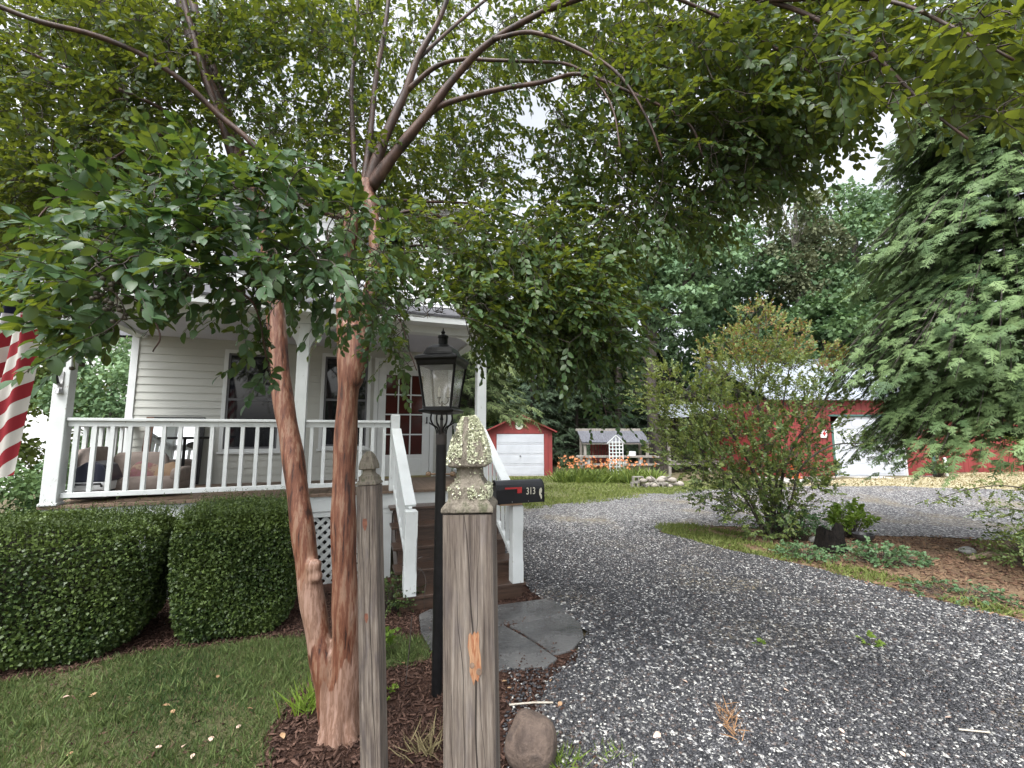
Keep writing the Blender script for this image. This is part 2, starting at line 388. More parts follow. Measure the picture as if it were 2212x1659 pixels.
def gravelmat():
    m, nt, bs = base('gravel'); v = coords(nt, (1, 1, 0))
    def vor(s):
        n = nd(nt, 'ShaderNodeTexVoronoi', Scale=s, Randomness=1.); nt.links.new(v, n.inputs['Vector']); return n
    a = vor(38); sx = nt.nodes.new('ShaderNodeSeparateColor'); nt.links.new(a.outputs['Color'], sx.inputs[0])
    col = ramp(nt, sx.outputs[0], [(0, (.022, .0225, .026)), (.42, (.055, .056, .062)), (.66, (.11, .11, .116)), (.71, (.13, .09, .07)), (.76, (.25, .25, .26)), (.9, (.46, .45, .43)), (1, (.68, .67, .64))])
    n1 = noise(nt, v, .55, 6, .65); n2 = noise(nt, v, 9, 5, .7)
    ms_ = nd(nt, 'ShaderNodeMath', operation='MULTIPLY'); nt.links.new(ramp(nt, n1, [(.52, (0, 0, 0)), (.66, (1, 1, 1))]), ms_.inputs[0]); nt.links.new(ramp(nt, n2, [(.38, (0, 0, 0)), (.56, (1, 1, 1))]), ms_.inputs[1])
    col = mix(nt, ms_.outputs[0], col, (.20, .165, .105))
    nt.links.new(col, bs.inputs['Base Color']); bs.inputs['Roughness'].default_value = .6
    bump(nt, bs, a.outputs['Distance'], 1., .012)
    nt.nodes['Bump'].invert = True
    MATS['gravel'] = m; return m
g_gravel = gravelmat()
def gridmesh(x0, x1, y0, y1, st, off):
    gx, gy = np.meshgrid(np.arange(x0, x1+st, st), np.arange(y0, y1+st, st)); ny, nx = gx.shape
    V = np.stack([gx, gy, T(gx, gy)+off], -1).reshape(-1, 3)
    i = np.arange((nx-1)*(ny-1)); r, c = i//(nx-1), i % (nx-1); a = r*nx+c
    return V, [np.stack([a, a+1, a+nx+1, a+nx], 1)]
V, F = gridmesh(-70, 80, -12, 110, .5, -.02)
link('ground', mesh_np('ground', V, F, smooth=True), g_base)['kind'] = 'structure'
GRAVEL = [(.28, -2.5), (.34, 1.0), (.22, 2.2), (.21, 2.63), (.16, 3.1), (.42, 3.65), (.72, 4.3), (.5, 4.9), (.22, 5.35), (.15, 6), (-.3, 7.5), (-.7, 9.5), (-.6, 11.2), (.59, 12.27), (2.5, 13.5), (4.5, 15), (6.54, 15.9), (9, 15.6), (12, 14.9), (16, 14.0), (22, 13.3), (22, 9), (14, 8.1), (9.19, 8.1), (6.75, 8.55), (4.4, 9.5), (3.3, 9.4), (3.02, 8.9), (3.4, 7.7), (4.25, 6.36), (5.0, 4.6), (5.5, 3), (5.8, 1), (6, -2.5)]
LAWN = [(-9, -2.5), (-.62, -2.5), (-.7, .6)]+[tuple(G(u, v)[:2]) for u, v in ((565, 1650), (580, 1580), (630, 1505), (690, 1455), (760, 1445), (850, 1445), (925, 1425), (922, 1385), (820, 1372), (700, 1378), (560, 1385), (330, 1412), (0, 1482))]+[(-9, 3.0)]
MULCH = [(-9.2, -2.5), (.5, -2.5), (.5, 3.4), (.6, 4.6), (.4, 5.6), (-1, 6.3), (-7, 4.6), (-9.2, 4)]
ISL = [(2.95, 8.95), (3.3, 7.7), (4.1, 6.36), (4.85, 4.6), (5.3, 3), (5.6, 1), (6, -2.5), (12, -2.5), (24, 4), (24, 9.1), (14, 8.25), (9.2, 8.25), (6.75, 8.7), (4.4, 9.65), (3.2, 9.55)]
STRAW = [(9.5, 15.4), (12, 14.7), (16, 13.8), (24, 13), (30, 14), (30, 22), (24, 20.4), (20, 19.5), (16.8, 17.7), (12, 16.6), (10, 16.2)]
FAR = [(-.9, 11), (.59, 12.1), (2.5, 13.3), (4.5, 14.8), (6.54, 15.7), (9.6, 15.3), (10, 16.4), (9, 18.5), (4, 18.6), (2, 21.5), (-3, 22), (-3, 12)]
sheet('mulch_bed', MULCH, g_mulch, .000, .3)
sheet('lawn', LAWN, g_lawn, .008, .3, .05)
sheet('island_bed', ISL, g_isl, .002, .5)
sheet('straw_ground', STRAW, g_straw, .004, .8)
sheet('far_lawn', FAR, g_far, .006, .6, .15)
sheet('gravel_drive', GRAVEL, g_gravel, .016, .3, .10)

# loose stones
import bmesh
def ico(seed):
    bm = bmesh.new(); bmesh.ops.create_icosphere(bm, subdivisions=1, radius=1)
    r = np.random.default_rng(seed)
    v = np.array([x.co[:] for x in bm.verts])*(1+r.normal(size=(len(bm.verts), 1))*.13)*np.array([1, .72, .42])
    f = np.array([[x.index for x in g.verts] for g in bm.faces]); bm.free(); return v*.5, [f]
def drop(n, box, poly, keep=None):
    p = rng.uniform([box[0], box[2]], [box[1], box[3]], (n, 2)); p = p[inside(p, poly)]
    k = np.abs(p[:, 0]) < 1.22*p[:, 1]+.6
    p = p[k]
    return p if keep is None else p[keep(p)]
def pn(p, s, ph=0): return np.sin(p[:, 0]*s+ph)*np.sin(p[:, 1]*s*1.3+ph*2)+.5*np.sin(p[:, 0]*s*2.3+p[:, 1]*s*1.9+ph)
parts = []
def stones(p, smin, smax, sv):
    N = len(p); d = rand_dirs(N); d[:, 2] *= .25; nn = norm(np.array([0, 0, 1])+rng.normal(size=(N, 3))*.22)
    s = (smin+(smax-smin)*rng.random(N)**2.2)
    pos = np.c_[p, T(p[:, 0], p[:, 1])+.016+s*.10]
    v, f = ico(sv); V, F = scatter(v, f, frames(d, nn), pos, s); t = np.repeat(np.clip(rng.random(N)**1.6+.03*pn(p, 1.3, 1), 0, 1), len(v))
    parts.append((V, F, t))
for i in range(4):
    stones(drop(24000, (0, 4.5, .9, 3.6), GRAVEL), .012, .032, i)
    stones(drop(34000, (-.4, 6.5, 3.6, 10.5), GRAVEL, lambda q: rng.random(len(q)) < ss(10.5, 6., q[:, 1])), .016, .038, i+4)
    stones(drop(500, (-.05, .45, 1, 3.6), [(-.1, 1), (.45, 1), (.45, 3.6), (-.1, 3.6)]), .014, .035, i)
V, F, t = catmesh(parts); o = link('gravel_stones', mesh_np('gravel_stones', V, F, t), stone_m); o['kind'] = 'stuff'

# grass, mulch chips
BL_V = np.array([[-.05, 0, 0], [.05, 0, 0], [.04, .5, .06], [-.04, .5, .06], [0, 1, .28]]); BL_F = [np.array([[0, 1, 2, 3]]), np.array([[3, 2, 4]])]
def blades(p, h0, h1, tint, off=.008, lean=.55, wid=1.):
    N = len(p); d = norm(np.array([0, 0, 1])+rng.normal(size=(N, 3))*lean*np.array([1, 1, .2])); nn = rand_dirs(N); nn[:, 2] = .3
    tv = BL_V*np.array([wid, 1, 1])
    V, F = scatter(tv, BL_F, frames(d, nn), np.c_[p, T(p[:, 0], p[:, 1])+off], h0+(h1-h0)*rng.random(N))
    return V, F, np.repeat(np.clip(tint+rng.normal(size=N)*.22, 0, 1), len(tv))
p = drop(290000, (-5.5, .2, .8, 5.2), LAWN); p = p+rng.normal(size=p.shape)*.035; dens = pn(p, 2.6, 1); p = p[(dens+rng.random(len(p))*1.6) > -.1]
br = ss(-1.9, -.6, p[:, 0])*ss(3.3, 1.8, p[:, 1]); dry = rng.random(len(p)) < .10+.6*br
V, F, t = blades(p[~dry], .022, .055, .45+.2*pn(p[~dry], 1.9, 3))
c_ = drop(900, (-5, .2, .9, 5), LAWN); c_ = np.repeat(c_, 14, 0); c_ = c_+rng.normal(size=c_.shape)*.022; V2, F2, t2 = blades(c_, .045, .095, .62, wid=.9, lean=.8); V, F, t = catmesh([(V, F, t), (V2, F2, t2)])
o = link('lawn_grass', mesh_np('lawn_grass', V, F, t), grass_m); o['kind'] = 'stuff'
q = p[dry]; q = q[rng.random(len(q)) < .8]
V, F, t = blades(q, .02, .05, .35, lean=1.3); o = link('dry_grass', mesh_np('dry_grass', V, F, t), drygrass_m); o['kind'] = 'stuff'
def chips(name, p, l0, l1, mat, off=.012, tb=0):
    N = len(p); d = rand_dirs(N); d[:, 2] *= .3; nn = norm(np.array([0, 0, 1])+rng.normal(size=(N, 3))*.35)
    tv = np.array([[x, y, z] for z in (-.05, .05) for y in (-.5, .5) for x in (-.12, .12)], float); tv[:, 0] *= 1+.3*np.sign(tv[:, 1])
    tf = [np.array([[0, 2, 3, 1], [4, 5, 7, 6], [0, 1, 5, 4], [2, 6, 7, 3], [0, 4, 6, 2], [1, 3, 7, 5]])]
    L = l0+(l1-l0)*rng.random(N)**2
    V, F = scatter(tv, tf, frames(d, nn), np.c_[p, T(p[:, 0], p[:, 1])+off], L)
    o = link(name, mesh_np(name, V, F, np.repeat(np.clip(rng.random(N)**1.4+tb, 0, 1), 8)), mat); o['kind'] = 'stuff'; return o
lawn_in = lambda q: ~inside(q, LAWN) | (rng.random(len(q)) < .06)
p = drop(80000, (-6.5, .55, .9, 5.4), MULCH, lawn_in); p = p[p[:, 0] < .42+.12*rng.normal(size=len(p))]
chips('mulch_chips', p, .012, .06, mulch_m)
p = drop(26000, (3, 14, 2.5, 9.5), ISL); p = p[(p[:, 0] > 4.2+.3*rng.normal(size=len(p)))]
chips('island_litter', p[::2], .03, .11, M('pine_straw', (.24, .15, .09), (.14, .075, .045), .9, 3))
chips('island_bark', p[1::2], .02, .07, mulch_m)
# sparse green cover: island edge, gravel weeds, far lime grass
isl_edge = [(2.95, 9.3), (3.0, 8.7), (3.5, 7.5), (4.2, 6.35), (4.9, 4.75), (5.5, 4.3), (5.2, 5.4), (4.8, 6.5), (4.6, 7.4), (4.5, 8.6), (4.0, 9.6), (3.2, 9.7)]
p = drop(30000, (2.8, 6, 4, 10), isl_edge); p = p[(pn(p, 3.3, 2)+1.1*(p[:, 0] < 3.9)+rng.random(len(p))*.9) > .55]
V, F, t = blades(p, .04, .11, .55, lean=.9, wid=1.7); o = link('verge_grass', mesh_np('verge_grass', V, F, t), lawn_lime); o['kind'] = 'stuff'
strip = [(.1, 11.6), (.7, 11.8), (2.6, 13.0), (4.6, 14.4), (6.6, 15.4), (8.5, 15.5), (8.8, 16.3), (6, 17), (3, 15.4), (0, 13.2)]
p = drop(26000, (-1, 10, 11, 18), strip); p = p[(pn(p, 1.1)+rng.random(len(p))*1.2) > .0]; p2_ = drop(30000, (-1, 10, 11, 21), FAR); p2_ = p2_[(pn(p2_, .9, 2)+rng.random(len(p2_))*1.4) > .5]; p = np.concatenate([p, p2_])
V, F, t = blades(p, .05, .13, .6, lean=.9, wid=2.2); o = link('far_grass', mesh_np('far_grass', V, F, t), lawn_lime); o['kind'] = 'stuff'
p = drop(9000, (9, 24, 12, 20), STRAW)
V, F, t = blades(p, .04, .12, .7, lean=1.3, wid=2.5); o = link('straw_grass', mesh_np('straw_grass', V, F, t), drygrass_m); o['kind'] = 'stuff'

# ================================================================== HOUSE
BE = .3561; e2 = np.array([math.cos(BE), math.sin(BE)]); n2 = np.array([math.sin(BE), -math.cos(BE)]); O2 = np.array([-4.5777, 4.8736])
def H(s, n, z=0): q = O2+e2*s+n2*n; return np.array([q[0], q[1], z])
ZR = -.18
house = empty('house', (O2[0], O2[1], ZR), 'white clapboard two storey house with raised front porch and wooden stairs', 'house', rz=BE, org=(0, 0, ZR))
YW = 1.7
def siding(mb, a, d, L, nrm, z0, z1, op=(), pitch=.114, out=.013):
    a = np.array(a, float); d = np.array(d, float); nrm = np.array(nrm, float)
    cuts = sorted({z0, z1}|{z for o in op for z in o[2:4] if z0 < z < z1}|set(np.arange(z0, z1, pitch).round(4)))
    for lo, hi in zip(cuts[:-1], cuts[1:]):
        if hi-lo < 1e-4: continue
        zc = (lo+hi)/2; k = math.floor((zc-z0)/pitch); rb = z0+k*pitch
        o0 = out*(1-(lo-rb)/pitch); o1 = out*(1-(hi-rb)/pitch)
        segs = [(0, L)]
        for (s0, s1, q0, q1) in op:
            if q0 < zc < q1:
                ns = []
                for (x0, x1) in segs:
                    if s1 <= x0 or s0 >= x1: ns.append((x0, x1)); continue
                    if s0 > x0: ns.append((x0, s0))
                    if s1 < x1: ns.append((s1, x1))
                segs = ns
        for x0, x1 in segs:
            def pt(x, z, o): q = a+d*x+nrm*o; return (q[0], q[1], z)
            V = [pt(x0, lo, o0), pt(x1, lo, o0), pt(x1, hi, o1), pt(x0, hi, o1), pt(x0, lo, -.01), pt(x1, lo, -.01)]
            F = [(0, 1, 2, 3), (4, 5, 1, 0)] if abs(lo-rb) < 1e-3 else [(0, 1, 2, 3)]
            mb.add(V, F)
WIN = [(.79, 1.52, 1.45, 2.94), (2.18, 2.86, 1.48, 2.97)]
DOOR = (3.04, 3.94, .93, 2.93)
S0, S1 = -.40, 4.30
ops = [(a-S0, b-S0, c, d) for a, b, c, d in WIN+[DOOR]]
UPW = [(.5, 1.2, 4.35, 5.35), (2.6, 3.3, 4.35, 5.35)]
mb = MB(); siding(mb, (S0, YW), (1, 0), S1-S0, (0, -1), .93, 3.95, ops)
mb.build('wall', siding_shaded, house)
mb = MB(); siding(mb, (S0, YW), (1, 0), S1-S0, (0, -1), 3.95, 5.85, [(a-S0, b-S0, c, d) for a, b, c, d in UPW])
siding(mb, (S0, YW+7), (0, -1), 7, (-1, 0), .2, 5.85); siding(mb, (S1, YW), (0, 1), 7, (1, 0), .2, 5.85)
siding(mb, (S1, YW+7), (-1, 0), S1-S0, (0, 1), .2, 5.85)
mb.build('upper_wall', siding_lit, house)
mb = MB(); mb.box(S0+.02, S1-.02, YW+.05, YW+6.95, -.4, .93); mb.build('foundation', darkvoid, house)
mb = MB(); mb.box(S0+.05, S1-.05, YW+.25, YW+.3, .93, 5.8); mb.build('interior_wall', darkvoid, house)
for s in (S0, S1):
    mb = MB(); mb.box(s-.045, s+.045, YW-.028, YW+.05, .93, 5.8); mb.build('corner_board', white, house, bevel=.004)
def window(a, b, c, d):
    mb = MB(); t = .055; f = YW-.03
    mb.box(a-t, a, f, YW+.02, c-t, d+t); mb.box(b, b+t, f, YW+.02, c-t, d+t); mb.box(a, b, f, YW+.02, d, d+t); mb.box(a, b, f, YW+.02, c-t, c)
    mb.box(a-t-.02, b+t+.02, f-.02, f, c-t-.02, c-t+.015)
    w = mb.build('window', white, house, bevel=.003)
    m2 = MB(); g = .03; mid = (c+d)/2+.02
    m2.box(a, a+g, f+.012, f+.03, c, d); m2.box(b-g, b, f+.012, f+.03, c, d); m2.box(a+g, b-g, f+.012, f+.03, d-g, d); m2.box(a+g, b-g, f+.012, f+.03, c, c+g); m2.box(a+g, b-g, f+.008, f+.03, mid-.018, mid+.018)
    m2.build('sash', screen_m, w)
    m3 = MB(); m3.box(a+g, b-g, f+.034, f+.04, c+g, d-g); m3.build('pane', glassdark, w)
for wn in WIN+UPW: window(*wn)
# storm door
a, b, c, d = DOOR; f = YW-.035
mb = MB(); t = .07
mb.box(a-t, a, f, YW+.02, c, d+t); mb.box(b, b+t, f, YW+.02, c, d+t); mb.box(a, b, f, YW+.02, d, d+t)
df = mb.build('door_frame', white, house, bevel=.004)
mb = MB(); st = .13; gz0, gz1 = 1.32, 2.71
mb.box(a+.005, a+st, f+.01, f+.045, c+.03, d-.005); mb.box(b-st, b-.005, f+.01, f+.045, c+.03, d-.005)
mb.box(a+st, b-st, f+.01, f+.045, c+.03, gz0); mb.box(a+st, b-st, f+.01, f+.045, gz1, d-.005)
mb.box(a+st+.03, b-st-.03, f+.002, f+.012, c+.09, gz0-.07)
door = mb.build('storm_door', white, house, bevel=.004)
mb = MB(); mb.box(a+st, b-st, f+.03, f+.036, gz0, gz1); mb.build('pane', doorglass, door)
mb = MB()
for k in (1, 2): x = a+st+(b-a-2*st)*k/3; mb.box(x-.011, x+.011, f+.012, f+.028, gz0, gz1)
for k in (1, 2, 3): z = gz0+(gz1-gz0)*k/4; mb.box(a+st, b-st, f+.0145, f+.0265, z-.011, z+.011)
mb.build('muntins', white, door)
mb = MB(); mb.tube([(b-.06, f-.03, 1.86), (b-.06, f-.03, 1.98)], .012, 8); mb.box(b-.075, b-.045, f-.03, f+.012, 1.86, 1.88); mb.build('handle', blackmetal, door)
mb = MB(); mb.box(a-.03, b+.03, f-.08, YW, .93, .96); mb.build('threshold', M('brass_threshold', (.30, .26, .12), (.2, .17, .08), .5), house)
# porch
PL, PR = -.44, 4.50
mb = MB(); nb = int((PR-PL)/.092)
for i in range(nb):
    x = PL+(PR-PL)*i/nb; mb.box(x+.002, x+(PR-PL)/nb-.002, -.055-.012*rng.random(), YW, .895+.003*rng.random(), .93+.002*rng.random())
mb.build('porch_floor', deckwood, house)
mb = MB(); mb.box(PL+.02, PR-.02, -.03, 0, .705, .893); mb.box(PL+.02, PL+.05, 0, YW, .705, .893); mb.box(PR-.05, PR-.02, 0, YW, .705, .893)
mb.box(PL+.02, PR-.02, -.022, .004, .635, .702); mb.build('porch_fascia', wwhite, house, bevel=.003)
mb = MB(); x0, x1, z0, z1 = PL+.05, 3.03, -.22, .633
for sgn, yy in ((1, -.004), (-1, .006)):
    for c in np.arange(x0-(z1-z0), x1+(z1-z0), .118):
        # line x = c + sgn*(z-zm)
        pts = []
        for z in (z0, z1):
            pts.append((c+sgn*(z-(z0+z1)/2), z))
        (xa, za), (xb, zb) = pts
        def cl(xa, za, xb, zb):
            t0, t1 = 0., 1.; dx = xb-xa
            for lim, s in ((x0, 1), (x1, -1)):
                fa = s*(xa-lim); fb = s*(xb-lim)
                if fa < 0 and fb < 0: return None
                if fa < 0: t0 = max(t0, fa/(fa-fb))
                if fb < 0: t1 = min(t1, fa/(fa-fb))
            return (xa+dx*t0, za+(zb-za)*t0, xa+dx*t1, za+(zb-za)*t1) if t1-t0 > .03 else None
        r = cl(xa, za, xb, zb)
        if r: mb.beam((r[0], yy, r[1]), (r[2], yy, r[3]), .042, .007, (0, -1, 0))
mb.build('lattice_skirt', wwhite, house)
mb = MB(); mb.box(3.035, 3.17, -.02, .0, -.2, .633); mb.build('skirt_panel', wwhite, house)
mb = MB(); mb.box(PL+.1, 3.1, .5, .52, -.4, .63); mb.build('lattice_shade_sheet', darkvoid, house)  # dark sheet added behind the lattice in place of the shade there
def post(s, z1, z0=.93, w=.138, name='porch_post'):
    mb = MB(); h = w/2; ch = h*.80
    prof = [(h, z0), (h, z0+.25), (ch, z0+.29), (ch, z1-.32), (h, z1-.28), (h, z1)] if name == 'porch_post_turned' else [(h, z0), (h, z1)]
    mb.lathe(prof, c=(s, 0, 0), sq=True); return mb
POSTS = (-.35, 2.0, 4.39)
for i, s in enumerate(POSTS):
    mb = MB(); h = .068
    mb.box(s-h, s+h, -h, h, .932, 3.10); mb.box(s-h-.012, s+h+.012, -h-.012, h+.012, .932, .96)
    po = mb.build('porch_post', wwhite, house, bevel=.006)
    if i == 0:
        mb = MB(); mb.box(s-.02, s+.02, -h-.012, -h-.001, 2.15, 2.36); mb.tube([(s, -h-.01, 2.2), (s-.01, -h-.09, 2.27)], .016, 10); mb.tube([(s, -h-.02, 2.12), (s, -h-.02, 2.17)], [.035, .02], 10)
        mb.build('flag_bracket', M('bare_steel', (.45, .45, .44), (.25, .25, .25), .35, 20, metal=.8), po)
mb = MB(); mb.box(PL+.01, PR-.01, -.09, .09, 3.10, 3.30); mb.box(PL+.03, PL+.17, .09, YW, 3.10, 3.30); mb.box(PR-.17, PR-.03, .09, YW, 3.10, 3.30)
mb.build('porch_beam', white, house, bevel=.004)
mb = MB(); mb.box(PL+.17, PR-.17, .09, YW-.02, 3.14, 3.16); mb.build('porch_ceiling', ceil_m, house)
def bracket(sa, sg):
    pl = [(0, 0), (.42*sg, 0)]+[(.42*sg*(1-math.sin(t)), -.36*(1-math.cos(t))) for t in np.linspace(0, math.pi/2, 9)[1:]]
    mb = MB(); mb.prism(pl[::sg], .045, XZ, (sa+sg*.0685, .0225, 3.098)); return mb
for s, gs in ((-.35, (1,)), (2.0, (1, -1)), (4.39, (-1,))):
    for g in gs: bracket(s, g).build('bracket', white, house)
mb = MB(); dz = 2.05*.34
V = [(PL-.12, -.33, 3.29), (PR+.12, -.33, 3.29), (PR+.12, YW, 3.29+dz), (PL-.12, YW, 3.29+dz)]
mb.add(V+[(x, y, z+.03) for x, y, z in V], [(0, 3, 2, 1), (4, 5, 6, 7), (0, 1, 5, 4), (1, 2, 6, 5), (2, 3, 7, 6), (3, 0, 4, 7)]); mb.build('porch_roof', shingle, house)
mb = MB(); mb.box(PL-.12, PR+.12, -.318, -.292, 3.20, 3.288); mb.box(PL-.10, PR+.10, -.29, -.09, 3.20, 3.215)
mb.prism([(-.32, 3.20), (YW, 3.20), (YW, 3.29+dz), (-.32, 3.285)], .02, np.array([[0, 0, 1], [1, 0, 0], [0, 1, 0]], float), (PL-.12, 0, 0))
mb.prism([(-.32, 3.20), (YW, 3.20), (YW, 3.29+dz), (-.32, 3.285)], .02, np.array([[0, 0, 1], [1, 0, 0], [0, 1, 0]], float), (PR+.10, 0, 0))
mb.build('eave_fascia', white, house)
# upper roof
oh = .38; zr = 5.85; rise = 2.2
mb = MB(); ym = YW+3.5
V = [(S0-oh, YW-oh, zr-.02), (S1+oh, YW-oh, zr-.02), (S1+oh, ym, zr+rise), (S0-oh, ym, zr+rise), (S0-oh, YW+7+oh, zr-.02), (S1+oh, YW+7+oh, zr-.02)]
mb.add(V+[(x, y, z+.05) for x, y, z in V], [(6, 7, 8, 9), (9, 8, 11, 10), (0, 3, 2, 1), (3, 4, 5, 2), (0, 1, 7, 6), (1, 2, 8, 7), (2, 5, 11, 8), (5, 4, 10, 11), (4, 3, 9, 10), (3, 0, 6, 9)])
rf = mb.build('roof', shingle, house)
mb = MB(); mb.box(S0-oh, S1+oh, YW-oh+.03, YW-.02, zr-.16, zr-.145); mb.box(S0-oh, S1+oh, YW-oh, YW-oh+.028, zr-.20, zr-.03)
for x in (S0, S1):
    mb.add([(x, YW, zr-.01), (x, YW+7, zr-.01), (x, ym, zr+rise-.1)], [(0, 1, 2)])
mb.build('soffit', white, house)
mb = MB(); mb.tube([(S0-oh, YW-oh-.06, zr-.08), (S1+oh, YW-oh-.06, zr-.08)], .06, 8); mb.build('gutter', white, house)
# railings
def rail(name, a, b, zt0, zt1, zb0, zb1, n, capw=.095, wid=.04, mat=None):
    """a,b: (s, y) ends; one railing with its own balusters"""
    mb = MB(); mat = mat or wwhite
    A = np.array([*a, 0.]); B = np.array([*b, 0.])
    u = np.array([0, 0, 1.])
    mb.beam(A+u*(zt0-.016), B+u*(zt1-.016), capw, .032); mb.beam(A+u*(zt0-.065), B+u*(zt1-.065), .038, .06); mb.beam(A+u*zb0, B+u*zb1, .045, .055)
    r = mb.build(name, mat, house, bevel=.004); me = None
    for i in range(n):
        t = (i+.5)/n; q = A+(B-A)*t; lo = zb0+(zb1-zb0)*t; hi = zt0+(zt1-zt0)*t-.09
        if me is None:
            mb = MB(); mb.box(-wid/2, wid/2, -wid/2, wid/2, 0, hi-lo); o = mb.build('baluster', mat, None); o.parent = r; me = o.data
        else:
            o = bpy.data.objects.new('baluster', me); COL.objects.link(o); o.parent = r
        o.location = (q[0], q[1], lo-ZR)
rail('porch_railing', (-.28, 0), (1.93, 0), 1.862, 1.862, 1.03, 1.03, 14)
rail('porch_railing', (2.07, 0), (3.115, 0), 1.862, 1.862, 1.03, 1.03, 7)
rail('porch_railing', (-.35, .07), (-.35, YW-.03), 1.862, 1.862, 1.03, 1.03, 9)
rail('porch_railing', (4.39, .07), (4.39, YW-.03), 1.862, 1.862, 1.03, 1.03, 9)
# stair
RN = .26
for i in range(1, 6):
    z = .93-.186*i
    mb = MB(); mb.box(3.12, 4.56, -RN*i-.035, -RN*(i-1)+.004, z-.034, z); mb.build('tread', stepwood, house, bevel=.006)
    mb = MB(); mb.box(3.18, 4.50, -RN*(i-1)-.004, -RN*(i-1)+.016, z, z+.150 if i > 1 else z+.15); mb.build('riser', stepwood, house)
mb = MB(); mb.box(3.15, 4.52, -RN*5-.01, -RN*5+.014, -.28, -.036); mb.build('riser', stepwood, house)
for x in (3.20, 4.48):
    pl = [(0, .70), (-1.28, -.22), (-1.28, -.34), (-.9, -.34), (0, .3)]
    mb = MB(); mb.prism(pl, .038, np.array([[0, 0, 1], [1, 0, 0], [0, 1, 0]], float), (x-.019, 0, 0)); mb.build('stringer', stepwood, house)
def newel(s, y, z0, z1, w=.115):
    mb = MB(); h = w/2; c = h*.80
    V = []; prof = [(h, h, z0), (h, h, z0+.22), (h, c, z0+.25), (h, c, z1-.30), (h, h, z1-.27), (h, h, z1-.012), (h-.012, h-.012, z1)]
    for (p, q, z) in prof: V += [(s+x*p, y+yy*q, z) if False else (s+a_, y+b_, z) for a_, b_ in ((p, q), (q, p), (-q, p), (-p, q), (-p, -q), (-q, -p), (q, -p), (p, -q))]
    m = len(prof); F = [(i*8+j, i*8+(j+1) % 8, (i+1)*8+(j+1) % 8, (i+1)*8+j) for i in range(m-1) for j in range(8)]+[tuple((m-1)*8+j for j in range(8))]
    mb.add(V, F); return mb
newel(3.18, 0, .93, 1.945).build('newel_post', wwhite, house)
newel(3.25, -1.28, .002, .875, .13).build('newel_post', wwhite, house)
newel(4.46, -1.28, .002, .86, .13).build('newel_post', wwhite, house)
for (x0, x1) in ((3.19, 3.25), (4.39, 4.46)):
    rail('stair_railing', (x0, -.07), (x1, -1.22), 1.76, .925, .98, .235, 8, .125, .036)

# mailbox
mp = H(4.40, 1.29, .895)
mail = empty('mailbox', mp, 'black metal mailbox with red flag and number 313 on the stair post', 'mailbox', rz=BE, org=(0, 0, 0))
def arch(wd, hh, n=12):
    r = wd/2; return [(-r, 0), (r, 0)]+[(r*math.cos(t), hh-r+r*math.sin(t)) for t in np.linspace(0, math.pi, n)]
YZ = np.array([[0, 0, 1], [1, 0, 0], [0, 1, 0]], float)   # local xy -> y,z ; local z -> x
MX0, MX1 = -.20, .36
mailm = M('mailbox_black', (.005, .0055, .007), (.010, .011, .014), .30, 6, bmp=.05, spec=.35)
mb = MB(); mb.prism(arch(.20, .255), MX1-MX0, YZ, (MX0, 0, 0)); mb.build('box_body', mailm, mail, smooth=False, bevel=.004)
mb = MB(); mb.prism(arch(.212, .262), .022, YZ, (MX0-.022, 0, -.003)); mb.prism(arch(.212, .262), .012, YZ, (MX1, 0, -.003)); mb.prism([(-.02, .2), (.02, .2), (.02, .23), (-.02, .23)], .03, YZ, (MX0-.05, 0, 0)); mb.build('box_door', mailm, mail, bevel=.003)
mb = MB(); mb.box(-.17, .10, -.085, .085, -.022, -.001); mb.build('mounting_board', M('pine_board', (.34, .22, .13), (.24, .15, .085), .7, 8, (1, 8, 8)), mail)
flagred = M('signal_red', (.42, .02, .022), (.34, .016, .018), .45, 5)
mb = MB(); mb.box(-.12, .08, -.110, -.104, .163, .182); mb.box(.03, .085, -.1105, -.1035, .115, .182); mb.build('signal_flag', flagred, mail)
numm = M('number_decal', (.60, .58, .48), (.50, .48, .40), .5)
def text(body, size, mat, parent, loc, rot, ext=.001, bold=1.0):
    cu = bpy.data.curves.new('txt', 'FONT'); cu.body = body; cu.size = size; cu.extrude = ext; cu.align_x = 'CENTER'; cu.offset = .0008
    tmp = bpy.data.objects.new('txt', cu); COL.objects.link(tmp); bpy.context.view_layer.update()
    me = bpy.data.meshes.new_from_object(tmp.evaluated_get(bpy.context.evaluated_depsgraph_get())); bpy.data.objects.remove(tmp); bpy.data.curves.remove(cu)
    o = link('number', me, mat, parent, sub=False); o.location = loc; o.rotation_euler = rot; o.scale = (.72, 1, 1); return o
text('313', .112, numm, mail, (.200, -.1025, .095), (math.pi/2, 0, 0))
bfl = [(.026*a, .062*b) for a, b in ((0, .9), (.5, 1.05), (.95, .7), (.8, .15), (.3, 0), (.75, -.3), (.9, -.8), (.45, -1.1), (.05, -.6), (-.35, -.3), (-.5, .2), (-.35, .7))]
mb = MB(); mb.prism(bfl, .002, XZ, (.318, -.1005, .10)); mb.build('flower_decal', M('cream_decal', (.62, .60, .50), (.5, .48, .36), .6, 60), mail)
mb = MB()
for x in (-.03, .17): mb.lathe([(.005, 0), (.005, .003)], 8); V = mb.v[-1]; mb.v[-1] = V@XZ.T+np.array([x, -.1005, .018])
mb.build('rivets', M('bare_steel', (1, 1, 1)), mail)

